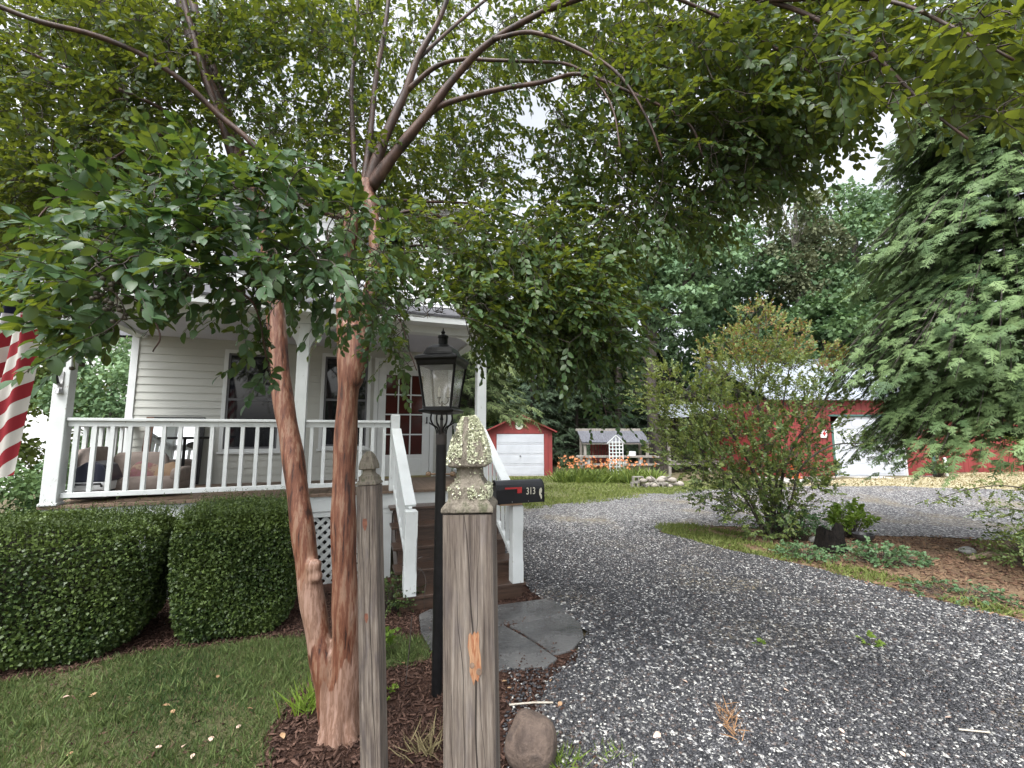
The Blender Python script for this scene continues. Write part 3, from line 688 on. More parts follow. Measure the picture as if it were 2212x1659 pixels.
# ================================================================== PORCH THINGS
def local(s, y, z=.933): q = O2+e2*s-n2*y; return np.array([q[0], q[1], z])
def pillow(mb, c, sx, sy, sz, Rm=np.eye(3), n=10, m=7, e=.5):
    V = []; 
    for i in range(m+1):
        ph = -math.pi/2+math.pi*i/m
        for j in range(n*2):
            th = math.pi*j/n; cx = math.copysign(abs(math.cos(th))**e, math.cos(th)); sy_ = math.copysign(abs(math.sin(th))**e, math.sin(th)); k = math.cos(ph)**(e*.9)
            V.append((sx*cx*k, sy*sy_*k, sz*math.sin(ph)))
    q = n*2; F = [(i*q+j, i*q+(j+1) % q, (i+1)*q+(j+1) % q, (i+1)*q+j) for i in range(m) for j in range(q)]
    mb.add(np.array(V)@np.asarray(Rm).T+np.asarray(c), F); return mb
def rotx(a): c, s = math.cos(a), math.sin(a); return np.array([[1, 0, 0], [0, c, -s], [0, s, c]])
def roty(a): c, s = math.cos(a), math.sin(a); return np.array([[c, 0, s], [0, 1, 0], [-s, 0, c]])
def rotz(a): c, s = math.cos(a), math.sin(a); return np.array([[c, -s, 0], [s, c, 0], [0, 0, 1]])
beige = M('beige_upholstery', (.25, .205, .18), (.18, .145, .125), .9, 6, bmp=.3)
pat = M('patterned_cushion', (.26, .19, .14), (.16, .08, .07), .9, 5, lo=.45, hi=.55, c3=(.20, .09, .10))
tanm = M('tan_cushion', (.22, .15, .09), (.16, .10, .06), .9, 5)
sofa = empty('porch_lounger', local(.16, .60), 'low beige upholstered lounger behind the left porch railing', 'lounger', rz=BE, org=(0, 0, 0))
mb = MB(); pillow(mb, (0, 0, .13), .52, .30, .12, e=.25); mb.build('seat', beige, sofa, smooth=True)
mb = MB(); pillow(mb, (-.42, .03, .34), .10, .28, .27, roty(-.25), e=.35); pillow(mb, (-.06, .22, .33), .30, .07, .20, rotx(-.2), e=.3); mb.build('backrest', beige, sofa, smooth=True)
mb = MB(); pillow(mb, (.46, .0, .24), .06, .27, .10, e=.3); mb.build('armrest', beige, sofa, smooth=True)
for (dx, dy, dz, m, lb, ry) in ((.10, -.08, .32, pat, 'pink and brown patterned cushion on the beige porch lounger', .3), (.33, -.10, .30, tanm, 'small tan cushion at the right end of the beige lounger', -.4)):
    b = local(.16+dx, .60+dy, .933+dz-.06); mb = MB(); pillow(mb, b+np.array([0, 0, .02]), .15, .06, .13, rotz(BE)@roty(ry)@rotx(-.5)); o = mb.build('cushion', m, None, loc=b, smooth=True); tag(o, lb, 'cushion')
cool = empty('cooler', local(-.10, .27), 'black and white cooler with domed lid behind the corner of the porch railing', 'cooler', rz=BE, org=(0, 0, 0))
mb = MB(); mb.box(-.165, .165, -.15, .15, .03, .12); mb.build('cooler_base', M('black_plastic', (.02, .02, .022), (.03, .03, .033), .45), cool, bevel=.02)
mb = MB(); mb.box(-.17, .17, -.16, .16, .12, .22); mb.build('cooler_band', M('white_plastic', (.66, .67, .68), (.6, .6, .6), .4), cool, bevel=.015)
mb = MB(); mb.prism([(-.18, .22), (.18, .22), (.175, .27), (.12, .40), (.04, .44), (-.04, .44), (-.12, .38), (-.175, .27)], .33, XZ, (0, .165, 0)); mb.build('lid', M('navy_plastic', (.012, .014, .03), (.02, .022, .04), .35), cool, bevel=.012)
mb = MB(); mb.tube([(-.12, -.17, .17), (-.12, -.2, .20), (.12, -.2, .20), (.12, -.17, .17)], .012, 8); mb.build('handle', M('black_plastic', (1, 1, 1)), cool)
mir = empty('leaning_mirror', local(.20, 1.50), 'tall mirror with brown and black frame leaning on the porch siding', 'mirror', rz=BE, org=(0, 0, 0))
tl = rotx(.10); Rm_ = rotx(-.12)
def tb(mb, x0, x1, y0, y1, z0, z1): return mb.box(x0, x1, y0, y1, z0, z1, Rm_)
brownf = M('brown_frame', (.12, .05, .02), (.07, .028, .012), .4, 8, (6, 6, 1))
mb = MB(); tb(mb, -.36, -.27, -.02, .02, .02, 1.0); mb.build('brown_stile', brownf, mir)
mb = MB(); tb(mb, .29, .36, -.02, .02, .02, 1.0); tb(mb, -.27, .29, -.018, .018, .93, 1.0); tb(mb, -.27, .29, -.018, .018, .02, .08); mb.build('black_frame', blackmetal, mir)
mm, mnt, mbs = base('mirror_glass'); mbs.inputs['Base Color'].default_value = (.85, .87, .88, 1); mbs.inputs['Metallic'].default_value = 1; mbs.inputs['Roughness'].default_value = .03
mb = MB(); tb(mb, -.27, .29, .0, .006, .08, .93); mb.build('pane', mm, mir)
tabl = empty('bistro_table', local(.50, 1.0), 'small round black bistro table in front of the porch wall', 'table', rz=BE, org=(0, 0, 0))
mb = MB(); mb.lathe([(.29, .68), (.30, .69), (.30, .705), (.29, .712)], 28); mb.build('table_top', blackmetal, tabl)
mb = MB(); mb.tube([(0, 0, .02), (0, 0, .68)], .02, 8); mb.build('pedestal', blackmetal, tabl)
mb = MB(); mb.lathe([(.19, 0), (.19, .012), (.03, .03)], 20); mb.build('foot_plate', blackmetal, tabl)

# flag
tip = P(64, 515, 3.42); root = H(-.36, .10, 2.22)
fr = empty('house_flag', root, 'striped red white and blue flag drooping from a pole on the porch corner post', 'flag')
mb = MB(); mb.tube([root, tip], .0145, 10); mb.lathe([(.008, -.03), (.022, -.01), (.022, .012), (.008, .03)], 10, c=tip+np.array([0, 0, .02])); mb.build('flag_pole', blackmetal, fr)
def flagmat():
    m, nt, bs = base('flag_cloth'); uv = nt.nodes.new('ShaderNodeUVMap'); sx = nt.nodes.new('ShaderNodeSeparateXYZ'); nt.links.new(uv.outputs[0], sx.inputs[0])
    def mth(op, a, b=None):
        n = nd(nt, 'ShaderNodeMath', operation=op)
        for i, s in enumerate((a, b)):
            if s is None: continue
            if isinstance(s, (int, float)): n.inputs[i].default_value = s
            else: nt.links.new(s, n.inputs[i])
        return n.outputs[0]
    u, v = sx.outputs[0], sx.outputs[1]
    st = mth('GREATER_THAN', mth('FRACT', mth('MULTIPLY', v, 6.5)), .5)
    col = mix(nt, st, (.25, .014, .022), (.55, .53, .49))
    # stars: staggered rows of small discs in the canton
    def star(ou, ov):
        a = mth('SUBTRACT', mth('FRACT', mth('ADD', mth('MULTIPLY', u, 15), ou)), .5); b = mth('SUBTRACT', mth('FRACT', mth('ADD', mth('MULTIPLY', v, 9.3), ov)), .5)
        return mth('LESS_THAN', mth('ADD', mth('MULTIPLY', a, a), mth('MULTIPLY', b, b)), .055)
    stars = mth('MAXIMUM', star(0, 0), star(.5, .5))
    can = mix(nt, stars, (.014, .016, .045), (.60, .60, .62))
    k = mth('MULTIPLY', mth('LESS_THAN', u, .4), mth('GREATER_THAN', v, .4615))
    col = mix(nt, k, col, can)
    nt.links.new(col, bs.inputs['Base Color']); bs.inputs['Roughness'].default_value = .8
    t = nt.nodes.new('ShaderNodeBsdfTranslucent'); nt.links.new(col, t.inputs[0]); ms = nd(nt, 'ShaderNodeMixShader'); ms.inputs[0].default_value = .3
    nt.links.new(bs.outputs[0], ms.inputs[1]); nt.links.new(t.outputs[0], ms.inputs[2]); nt.links.new(ms.outputs[0], nt.nodes['Material Output'].inputs[0])
    return m
# the cloth hangs gathered: rows down from the pole tip
NU, NV = 40, 60
ax = norm(tip-root); drop_ = 1.93
Vf = np.zeros((NV+1, NU+1, 3)); UV = np.zeros((NV+1, NU+1, 2))
for i in range(NV+1):
    q = i/NV
    wd = .07+.36*ss(.0, .6, q)+.02*math.sin(q*6); 
    for j in range(NU+1):
        p_ = j/NU-.5
        x = p_*wd-.055*q-.02; fold = .055*math.sin(p_*13+q*2.2)*(.35+.65*q)+.03*math.sin(p_*25+1)
        Vf[i, j] = tip+np.array([x+.02, fold-.1*q, -.03-drop_*q*(1-.07*p_) - .06*abs(p_)*q + (.10*(p_-.3)*q)])
        # gathered fall: stripes run on a slant across the hanging cloth
        sv = 1.0-(q*1.05-.05)-(-.22*p_*(.4+q)*1.2); UV[i, j] = (max(0., q*.98-.36*p_*q), 0)
        vv = (q*drop_-(p_*wd)*-1.25)/ (2*.12)/6.5
        UV[i, j, 1] = vv
        UV[i, j, 0] = .2 if q+.10*p_ < .36 else .7
        if q+.10*p_ < .36: UV[i, j, 1] = .5+.45*((q*2.4) % 1.)
me = bpy.data.meshes.new('flag_cloth'); idx = lambda i, j: i*(NU+1)+j
fc = [(idx(i, j), idx(i, j+1), idx(i+1, j+1), idx(i+1, j)) for i in range(NV) for j in range(NU)]
me.from_pydata((Vf.reshape(-1, 3)-root).tolist(), [], fc); me.update(); uvl = me.uv_layers.new(name='UVMap')
li = np.zeros(len(me.loops), np.int32); me.loops.foreach_get('vertex_index', li); uvl.data.foreach_set('uv', UV.reshape(-1, 2)[li].astype(np.float32).ravel())
me.polygons.foreach_set('use_smooth', np.ones(len(me.polygons), bool))
link('flag_cloth', me, flagmat(), fr, sub=False)

# ================================================================== LAMP
lb = np.array([-.530, 3.293, float(T(-.53, 3.293))])
lamp = empty('lamp_post', lb, 'black post lantern with glass panes and candelabra beside the flagstones', 'lamp post', org=(0, 0, 0))
zz = lambda r: r+CAMZ-lb[2]
LR = R(-10)
mb = MB(); mb.tube([(0, 0, -.15), (0, 0, zz(-.085))], .0385, 20); mb.build('pole', blackmetal, lamp, smooth=False)
mb = MB(); mb.lathe([(.041, zz(-.088)), (.041, zz(-.015)), (.036, zz(-.008)), (.03, zz(.005)), (.012, zz(.03)), (.01, zz(.13))], 20); mb.build('collar', bronze, lamp)
mb = MB()
mb.tube([(-.17, 0, zz(-.305)), (.08, 0, zz(-.305))] if False else [(-.085, .0, zz(-.305)), (.085, .0, zz(-.305))], .008, 8)
for x in (-.09, .09): pillow(mb, (x, 0, zz(-.305)), .02, .02, .018)
mb.build('ladder_rest', M('rest_brass', (.10, .06, .04), (.2, .13, .07), .35, 12), lamp)
mb = MB()
for k in range(4):
    a = LR+math.pi/4+k*math.pi/2; c, s = math.cos(a), math.sin(a)
    pr = [(.028, zz(.0)), (.034, zz(.035)), (.07, zz(.06)), (.088, zz(.10)), (.085, zz(.138))]
    mb.tube(spline([(r*c, r*s, z) for r, z in pr], 5), .0065, 6)
    a = LR+k*math.pi/2; c, s = math.cos(a), math.sin(a)
    mb.tube(spline([(.035*c, .035*s, zz(-.02)), (.05*c, .05*s, zz(.04)), (.10*c, .10*s, zz(.075))], 5), .005, 6)
mb.lathe([(.004, zz(.02)), (.012, zz(.05)), (.006, zz(.08)), (.014, zz(.10)), (.006, zz(.135))], 10)
mb.build('scroll_arms', blackmetal, lamp, smooth=True)
b0, b1 = .100, .140; zb, zt = zz(.19), zz(.50)
mb = MB(); mb.lathe([(.05, zz(.135)), (.13, zz(.15)), (.135, zz(.165)), (.11, zz(.178)), (.108, zz(.192))], rot=LR, sq=True); mb.build('lantern_base', blackmetal, lamp, bevel=.002)
mb = MB()
for k in range(4):
    a = LR+math.pi/4+k*math.pi/2; c, s = math.cos(a)*math.sqrt(2), math.sin(a)*math.sqrt(2); mb.beam((b0*c, b0*s, zb), (b1*c, b1*s, zt), .014, .014, (c, s, 0))
fm = mb.build('lantern_frame', blackmetal, lamp)
def panem():
    m, nt, bs = base('lantern_glass'); v = coords(nt); a = noise(nt, v, 9, 5)
    g = nd(nt, 'ShaderNodeBsdfGlass', IOR=1.02, Roughness=.0); tr = nt.nodes.new('ShaderNodeBsdfTransparent'); d = nt.nodes.new('ShaderNodeBsdfDiffuse'); gl = nd(nt, 'ShaderNodeBsdfGlossy', Roughness=.08)
    d.inputs[0].default_value = (.62, .64, .62, 1)
    m1 = nd(nt, 'ShaderNodeMixShader'); nt.links.new(ramp(nt, a, [(.3, (.08,)*3), (.7, (.30,)*3)]), m1.inputs[0]); nt.links.new(tr.outputs[0], m1.inputs[1]); nt.links.new(d.outputs[0], m1.inputs[2])
    m2 = nd(nt, 'ShaderNodeMixShader'); m2.inputs[0].default_value = .14; nt.links.new(m1.outputs[0], m2.inputs[1]); nt.links.new(gl.outputs[0], m2.inputs[2])
    nt.links.new(m2.outputs[0], nt.nodes['Material Output'].inputs[0]); return m
gm = panem()
for k in range(4):
    a = LR+k*math.pi/2; c, s = math.cos(a), math.sin(a); t = np.array([-s, c, 0]); nrm = np.array([c, s, 0])
    mb = MB(); mb.add([nrm*b0*.99-t*b0*.93+[0, 0, zb], nrm*b0*.99+t*b0*.93+[0, 0, zb], nrm*b1*.99+t*b1*.95+[0, 0, zt], nrm*b1*.99-t*b1*.95+[0, 0, zt]], [(0, 1, 2, 3)]); mb.build('glass_pane', gm, lamp)
mb = MB(); mb.lathe([(.138, zt-.005), (.150, zt), (.155, zz(.53)), (.165, zz(.545)), (.160, zz(.565)), (.115, zz(.585)), (.110, zz(.60)), (.095, zz(.635)), (.06, zz(.66)), (.046, zz(.665))], rot=LR, sq=True); mb.build('lantern_roof', blackmetal, lamp, bevel=.003)
mb = MB(); mb.lathe([(.044, zz(.66)), (.036, zz(.67)), (.036, zz(.72)), (.042, zz(.725)), (.040, zz(.74)), (.02, zz(.75)), (.012, zz(.757)), (.018, zz(.768)), (.005, zz(.785)), (.004, zz(.80))], 16); mb.build('chimney', blackmetal, lamp)
mb = MB(); mb.tube([(0, 0, zz(.18)), (0, 0, zz(.235))], .008, 8)
cm = M('candle_sleeve', (.7, .68, .6), (.6, .58, .5), .5); bm_ = M('bulb_glass', (.75, .72, .66), (.7, .68, .6), .1)
mc = MB(); mbu = MB()
for k in range(3):
    a = LR+R(20)+k*2*math.pi/3; c, s = math.cos(a), math.sin(a)
    mb.tube(spline([(0, 0, zz(.222)), (.025*c, .025*s, zz(.215)), (.045*c, .045*s, zz(.235)), (.045*c, .045*s, zz(.262))], 5), .005, 6); mb.lathe([(.004, 0), (.016, .004), (.014, .008)], 10, c=(.045*c, .045*s, zz(.258)))
    mc.tube([(.045*c, .045*s, zz(.266)), (.045*c, .045*s, zz(.30))], .009, 8)
    mbu.lathe([(.007, 0), (.012, .012), (.009, .03), (.002, .048)], 8, c=(.045*c, .045*s, zz(.30)))
cb = mb.build('candelabra', blackmetal, lamp, smooth=True); mc.build('candle_sleeves', cm, cb); mbu.build('bulbs', bm_, cb, smooth=True)

# ================================================================== FENCE POSTS
PROF0 = [(.0445, -9), (.0445, -.001), (.0470, .002), (.0470, .010), (.0375, .022), (.0362, .026), (.0362, .047), (.0335, .0485), (.0290, .053), (.0240, .062), (.0225, .068), (.0225, .082), (.0345, .0845), (.0362, .088), (.0355, .104), (.031, .128), (.022, .158), (.0125, .178), (.009, .180)]
def fencepost(x, y, ztop, rz, lab, lich, tilt=0, fs=1.):
    zg = float(T(x, y)); h = ztop-zg; x = x+math.tan(tilt)*h; r = empty('fence_post', (x, y, zg), lab, 'fence post', 'wooden fence posts with pointed finials', org=(0, 0, 0), rz=rz); r.rotation_euler = (0, -tilt, rz)
    PROF = [(a, b*(fs if b > .026 else 1)) for a, b in PROF0]; mb = MB()
    n = 26; prof = [(.0445, -.2+(h+.2)*i/n) for i in range(n+1)]; prof[-1] = (.0445, h-.001)
    # shaft with slightly eased corners
    V = []; F = []
    for k, (q, z) in enumerate(prof):
        w_ = q*.93; jit = [.0006*math.sin(z*9+j*2.1) for j in range(8)]
        V += [(a*(1+jit[j]*8), b*(1+jit[j]*8), z) for j, (a, b) in enumerate(((q, w_), (w_, q), (-w_, q), (-q, w_), (-q, -w_), (-w_, -q), (w_, -q), (q, -w_)))]
    m = len(prof); F = [(i*8+j, i*8+(j+1) % 8, (i+1)*8+(j+1) % 8, (i+1)*8+j) for i in range(m-1) for j in range(8)]+[tuple((m-1)*8+j for j in range(8))]
    mb.add(V, F); sh = mb.build('shaft', postwood, r)
    mb = MB(); 
    for i in range(7, len(PROF)-1): pass
    mb.lathe([(a, h+b) for a, b in PROF[2:]], sq=True); mb.build('finial', mossy if lich else mossy, r, bevel=.002)
    # drying cracks down the shaft
    def crack(x0, z0, z1, drift, wid):
        pts = [(x0+drift*t+.004*math.sin(t*7+x0*90)+.0015*math.sin(t*23), z0+(z1-z0)*t) for t in np.linspace(0, 1, 28)]
        poly = [(a+wid*.5*math.sin(math.pi*min(1, max(.04, i/27)))**.5, b) for i, (a, b) in enumerate(pts)]+[(a-wid*.5*math.sin(math.pi*min(1, max(.04, i/27)))**.5, b) for i, (a, b) in reversed(list(enumerate(pts)))]
        m2 = MB(); V = [(a, -.0449, b) for a, b in poly]; k = len(poly)
        m2.add(V, [(i, i+1, k-2-i, k-1-i) for i in range(k//2-1)]); m2.build('drying_crack', crackm, sh)
    if lich:
        crack(-.004, h-.002, h-.75, .034, .0030); crack(-.018, h-.08, h-.6, .012, .0012); crack(.016, h-.02, h-.45, .006, .0009); crack(-.028, h-.3, h-.8, .02, .001)
        ko = [(.001, -.203), (.004, -.199), (.007, -.204), (.011, -.197), (.014, -.201), (.0175, -.196), (.0195, -.203), (.019, -.222), (.0215, -.238), (.0225, -.258), (.019, -.268), (.0165, -.279), (.012, -.274), (.009, -.284), (.005, -.272), (.002, -.262), (.0025, -.24), (-.001, -.222)]
        mb = MB(); mb.prism([(a, h+b) for a, b in ko], .0012, XZ, (0, -.0444, 0)); kp = mb.build('knot_patch', knotwood, sh)
        mb = MB()
        for kx, kz, kr in ((.0065, -.252, .0042), (.0185, -.262, .005)): mb.prism([(kx+kr*math.cos(t), h+kz+kr*1.15*math.sin(t)) for t in np.linspace(0, 2*math.pi, 14)[:-1]], .0006, XZ, (0, -.0457, 0))
        mb.build('knot', M('dark_knot', (.10, .06, .04), (.2, .14, .1), .8, 80), kp)
    else:
        crack(.012, h-.005, h-1.2, .006, .004); crack(-.02, h-.1, h-.8, .004, .0015)
        for kz, kr in ((-.165, .012), (-.56, .009)):
            mb = MB(); mb.prism([(kr*.9*math.cos(t), h+kz+kr*2.2*math.sin(t)*(1+.2*math.sin(3*t))) for t in np.linspace(0, 2*math.pi, 16)[:-1]], .0008, XZ, (-.006, -.0444, 0)); mb.build('knot_patch', M('red_knot', (.22, .085, .05), (.13, .05, .03), .7, 60), sh)
    if lich:
        # crusty foliose lichen on the finial
        N = 11000; zf = h+.024+.152*rng.random(N)**.9; ph = rng.integers(0, 4, N); t = rng.uniform(-1, 1, N)
        pz = np.array([b for a, b in PROF[4:]]); pa = np.array([a for a, b in PROF[4:]]); hw = np.interp(zf-h, pz, pa)+.001
        a = np.stack([np.where(ph % 2 == 0, t*hw, hw*np.sign(ph-1.5)), np.where(ph % 2 == 0, -hw*np.sign(ph-.5), t*hw), zf], 1)
        keep = (np.sin(a[:, 0]*130+2)+np.sin(a[:, 2]*95+a[:, 0]*60)+rng.normal(size=N)*.4 > -1.05) & ~((zf-h > .05) & (zf-h < .088) & (rng.random(N) < .97)) & ~((np.abs(a[:, 0]+.005) < .0055) & (a[:, 1] < 0)) & ~((zf-h > .085) & (zf-h < .100) & (rng.random(N) < .5)) & ~((a[:, 0] < 0) & (zf-h < .05) & (rng.random(N) < .8))
        a = a[keep]; nn = norm(a*np.array([1, 1, 0])+rng.normal(size=a.shape)*.02); d = rand_dirs(len(a))
        ang = np.linspace(0, 2*math.pi, 8)[:-1]; tv = np.concatenate([[[0, 0, -.15]], np.stack([np.cos(ang)*(.8+.3*np.sin(ang*3)), np.sin(ang)*(.8+.3*np.cos(ang*2)), .25+.2*np.sin(ang*4)], 1)]); tf = [np.array([[0, 1+i, 1+(i+1) % 7] for i in range(7)])]
        Vl, Fl = scatter(tv, tf, frames(d, nn), a, .0011+.0026*rng.random(len(a))**1.5)
        link('lichen_crust', mesh_np('lichen_crust', Vl, Fl, np.repeat(rng.random(len(a)), len(tv))), lichen_m, r)
    return r
q = P(1012, 1110, .80); fencepost(q[0], .80+.04, q[2], R(-3), 'weathered grey fence post with lichen crusted finial nearest the camera', True, R(1.2), .97)
q = P(797, 1046, 2.03); fencepost(q[0], 2.03, q[2], R(-4), 'thinner looking grey fence post with mossy bare finial beside the tree trunk', False, R(3.2), .84)

# ================================================================== FLAGSTONES, ROCK, STAKES
def slabmat():
    m, nt, bs = base('wet_slate'); v = coords(nt); a = noise(nt, v, 2.2, 6); b = noise(nt, coords(nt, (1, 5, 1)), 9, 6)
    g_ = noise(nt, v, 40, 6, .7); col = mix(nt, .5, ramp(nt, a, [(.35, (.045, .046, .048)), (.65, (.125, .124, .122))]), ramp(nt, g_, [(.35, (.25, .25, .25)), (.7, (.75, .73, .70))]), 'OVERLAY'); nt.links.new(col, bs.inputs['Base Color'])
    nt.links.new(ramp(nt, a, [(.44, (.06,)*3), (.60, (.38,)*3)]), bs.inputs['Roughness']); bump(nt, bs, b, .6, .012); return m
slabm = slabmat()
def slab(poly, lab):
    c = np.mean(poly, 0); z = float(T(*c)); mb = MB(); mb.prism([(x-c[0], y-c[1]) for x, y in poly], .05, np.eye(3), (0, 0, 0))
    o = mb.build('flagstone', slabm, None, bevel=.012); o.location = (c[0], c[1], z-.024); tag(o, lab, 'flagstone', 'flagstones below the stairs')
def gp(*uv): return [tuple(G(u, v)[:2]) for u, v in uv]
slab(gp((905, 1335), (930, 1322), (1075, 1318), (1090, 1355), (1045, 1395), (930, 1410), (908, 1370)), 'dark slate flagstone directly behind the black lamp pole')
slab(gp((1030, 1318), (1180, 1298), (1240, 1312), (1215, 1330), (1130, 1350), (1095, 1352), (1030, 1352)), 'flagstone against the bottom stair riser')
slab(gp((1100, 1357), (1150, 1348), (1225, 1330), (1255, 1352), (1262, 1380), (1235, 1408), (1195, 1418), (1160, 1392)), 'wet shiny flagstone at the edge of the gravel')
slab(gp((1020, 1365), (1090, 1360), (1150, 1392), (1205, 1428), (1180, 1446), (1090, 1452), (1020, 1450)), 'grey flagstone cornering the red mulch bed')
def rockmesh(mb, c, sx, sy, sz, seed, sub=2):
    bm = bmesh.new(); bmesh.ops.create_icosphere(bm, subdivisions=sub+1, radius=1); r = np.random.default_rng(seed)
    v = np.array([x.co[:] for x in bm.verts]); dn = r.normal(size=(7, 3)); k = np.zeros(len(v))
    for d in dn: k += .035*np.sin(v@d*2.0+d[0]*5)
    f = [[x.index for x in g.verts] for g in bm.faces]; bm.free()
    mb.add(v*(1+k[:, None])*np.array([sx, sy, sz])+np.asarray(c), f)
rockm = M('brown_fieldstone', (.065, .046, .037), (.125, .09, .07), .85, 7, bmp=.8, c3=(.045, .033, .028), bd=.02)
b = np.array([.10, 2.60, float(T(.1, 2.6))]); mb = MB(); rockmesh(mb, b+[0, 0, .10], .155, .15, .15, 3, 3); tag(mb.build('rock', rockm, None, loc=b, smooth=True), 'round brown fieldstone half sunk beside the near fence post', 'rock')
wirem = M('rusty_wire', (.04, .032, .03), (.08, .06, .05), .6, 30)
b = G(875, 1480); mb = MB(); t_ = P(890, 1330, b[1]+.02); mb.tube(spline([b-[0, 0, .05], (b+t_)/2+[.004, 0, 0], t_], 6), .004, 6); tag(mb.build('plant_stake', wirem, None, loc=b), 'thin black stake standing in the mulch left of the lamp pole', 'stake')
b = G(918, 1318); mb = MB(); Yb = b[1]-.05
mb.tube(spline([b-[0, 0, .03]]+[P(u, v, Yb) for u, v in ((916, 1290), (920, 1258), (914, 1236), (902, 1226), (893, 1214), (884, 1214))], 5), .004, 6)
mb.tube(spline([P(u, v, Yb) for u, v in ((868, 1222), (890, 1212), (912, 1203))], 4), .006, 6); mb.tube(spline([P(u, v, Yb) for u, v in ((912, 1225), (900, 1248), (896, 1254), (900, 1256), (904, 1268))], 4), .003, 6)
tag(mb.build('garden_hook', wirem, None, loc=b), 'bent rusty garden hook in front of the left stair post', 'garden hook')

# ================================================================== FOLIAGE TOOLS
def leaves_from(base_, d, n, L, wid=1., tv=LEAF_V, tf=LEAF_F):
    s = np.stack([L*wid, L, L], 1)
    return scatter(tv, tf, frames(d, n), base_, s)
def sprays(B, D, N_, Ls, k, leafL, droop=.25, phi=55, jit=.45, tintb=.5, tintv=.2):
    """leafy twigs: k leaves in two ranks along each; returns leaf arrays + twig paths"""
    n = len(B); D = norm(D); X = norm(np.cross(D, N_)); Z = np.cross(X, D)
    bp = []; bd = []; bn = []; bl = []; tt = []
    tb_ = np.clip(tintb+rng.normal(size=n)*tintv, 0, 1)
    for i in range(k):
        t = .12+.88*(i+rng.random(n)*.5)/k
        pos = B+D*(t*Ls)[:, None]-np.array([0, 0, 1])*(droop*t*t*Ls)[:, None]
        dd = norm(D-np.array([0, 0, 1])*(2*droop*t)[:, None])
        sgn = 1 if i % 2 else -1
        a = R(phi)*(1-.55*t)+rng.normal(size=n)*.25
        if i == k-1: a = a*0+rng.normal(size=n)*.2
        ld = dd*np.cos(a)[:, None]+X*(sgn*np.sin(a))[:, None]-np.array([0, 0, .10])+rng.normal(size=(n, 3))*.22
        bp.append(pos); bd.append(norm(ld)); bn.append(norm(Z+rng.normal(size=(n, 3))*jit)); bl.append(leafL*(.65+.5*rng.random(n))*(1-.25*t)); tt.append(np.clip(tb_+rng.normal(size=n)*.15, 0, 1))
    ts = np.linspace(0, 1, 4); tw = B[:, None]+D[:, None]*(ts[None, :, None]*Ls[:, None, None])-np.array([0, 0, 1])*(droop*ts**2)[None, :, None]*Ls[:, None, None]
    return np.concatenate(bp), np.concatenate(bd), np.concatenate(bn), np.concatenate(bl), np.concatenate(tt), tw
def tubes_np(paths, r0, r1, n=3):
    """paths (N,m,3) -> one mesh of thin tubes"""
    N, m, _ = paths.shape; tg = norm(np.gradient(paths, axis=1)); ref = rand_dirs(N)[:, None]
    x = norm(np.cross(tg, ref+tg*0)); y = np.cross(tg, x); ang = np.arange(n)*2*math.pi/n
    rr = np.broadcast_to(r0, (N,))[:, None]+(np.broadcast_to(r1, (N,))-np.broadcast_to(r0, (N,)))[:, None]*np.linspace(0, 1, m)[None]
    V = paths[:, :, None]+rr[:, :, None, None]*(np.cos(ang)[None, None, :, None]*x[:, :, None]+np.sin(ang)[None, None, :, None]*y[:, :, None])
    F = np.array([[i*n+j, i*n+(j+1) % n, (i+1)*n+(j+1) % n, (i+1)*n+j] for i in range(m-1) for j in range(n)])
    return V.reshape(-1, 3), [(F[None]+(np.arange(N)*m*n)[:, None, None]).reshape(-1, 4)]
def grow(skel, targets, step=.10, sag=.05):
    """join every target to the nearest bit of wood grown so far"""
    nodes = np.array(skel); paths = []
    dist = np.min(np.linalg.norm(targets[:, None, :]-nodes[None, ::3], axis=2), 1); order = np.argsort(dist)
    buf = np.zeros((len(nodes)+len(targets)*12, 3)); buf[:len(nodes)] = nodes; m = len(nodes); origin = np.zeros((len(targets), 3))
    for i in order:
        t = targets[i]; dd = buf[:m]-t; j = np.argmin((dd*dd).sum(1)); a = buf[j].copy(); L = np.linalg.norm(t-a); origin[i] = a
        k = 6; ts = np.linspace(0, 1, k)[:, None]; pth = a+(t-a)*ts+np.array([0, 0, 1])*(sag*L*4)*(ts*(1-ts))+rng.normal(size=3)*L*.10*np.sin(math.pi*ts)
        paths.append(pth); ns = min(11, max(1, int(L/step)))
        q = np.linspace(.15, 1, ns+1)[1:, None]; buf[m:m+ns] = a+(t-a)*q+np.array([0, 0, 1])*(sag*L*4)*(q*(1-q)); m += ns
    return np.array(paths), origin

# ================================================================== CRAPE MYRTLE (main tree)
tb0 = np.array([-1.03, 2.83, float(T(-1.03, 2.83))])
crape = empty('crape_myrtle_tree', tb0, 'big multi stemmed crape myrtle with peeling pink brown bark in front of the porch', 'tree')
def limb(pts): return spline([P(*p) for p in pts], 7)
bark = MB(); LIMBS = []
def addlimb(mb, pts, r0, r1, n=12, store=True, taper=1.):
    c = limb(pts); t = np.linspace(0, 1, len(c))**taper; r = r0+(r1-r0)*t
    r = r*(1+.05*np.sin(np.arange(len(c))*.9+r0*100))
    mb.tube(c, r, n)
    if store: LIMBS.append(c)
    return c
mb = MB()
addlimb(mb, [(728, 1625, 2.83), (715, 1520, 2.83), (697, 1420, 2.83), (672, 1280, 2.85), (652, 1130, 2.86), (632, 980, 2.88), (610, 850, 2.9), (597, 700, 2.92), (585, 560, 2.95), (555, 450, 2.97), (522, 355, 3.0)], .083, .050, 18)
addlimb(mb, [(742, 1630, 2.84), (748, 1450, 2.82), (746, 1300, 2.8), (742, 1100, 2.8), (748, 920, 2.8), (757, 775, 2.79), (757, 700, 2.8)], .088, .060, 18)
addlimb(mb, [(753, 850, 2.8), (745, 680, 2.81), (752, 540, 2.84), (768, 405, 2.87)], .062, .046, 14)
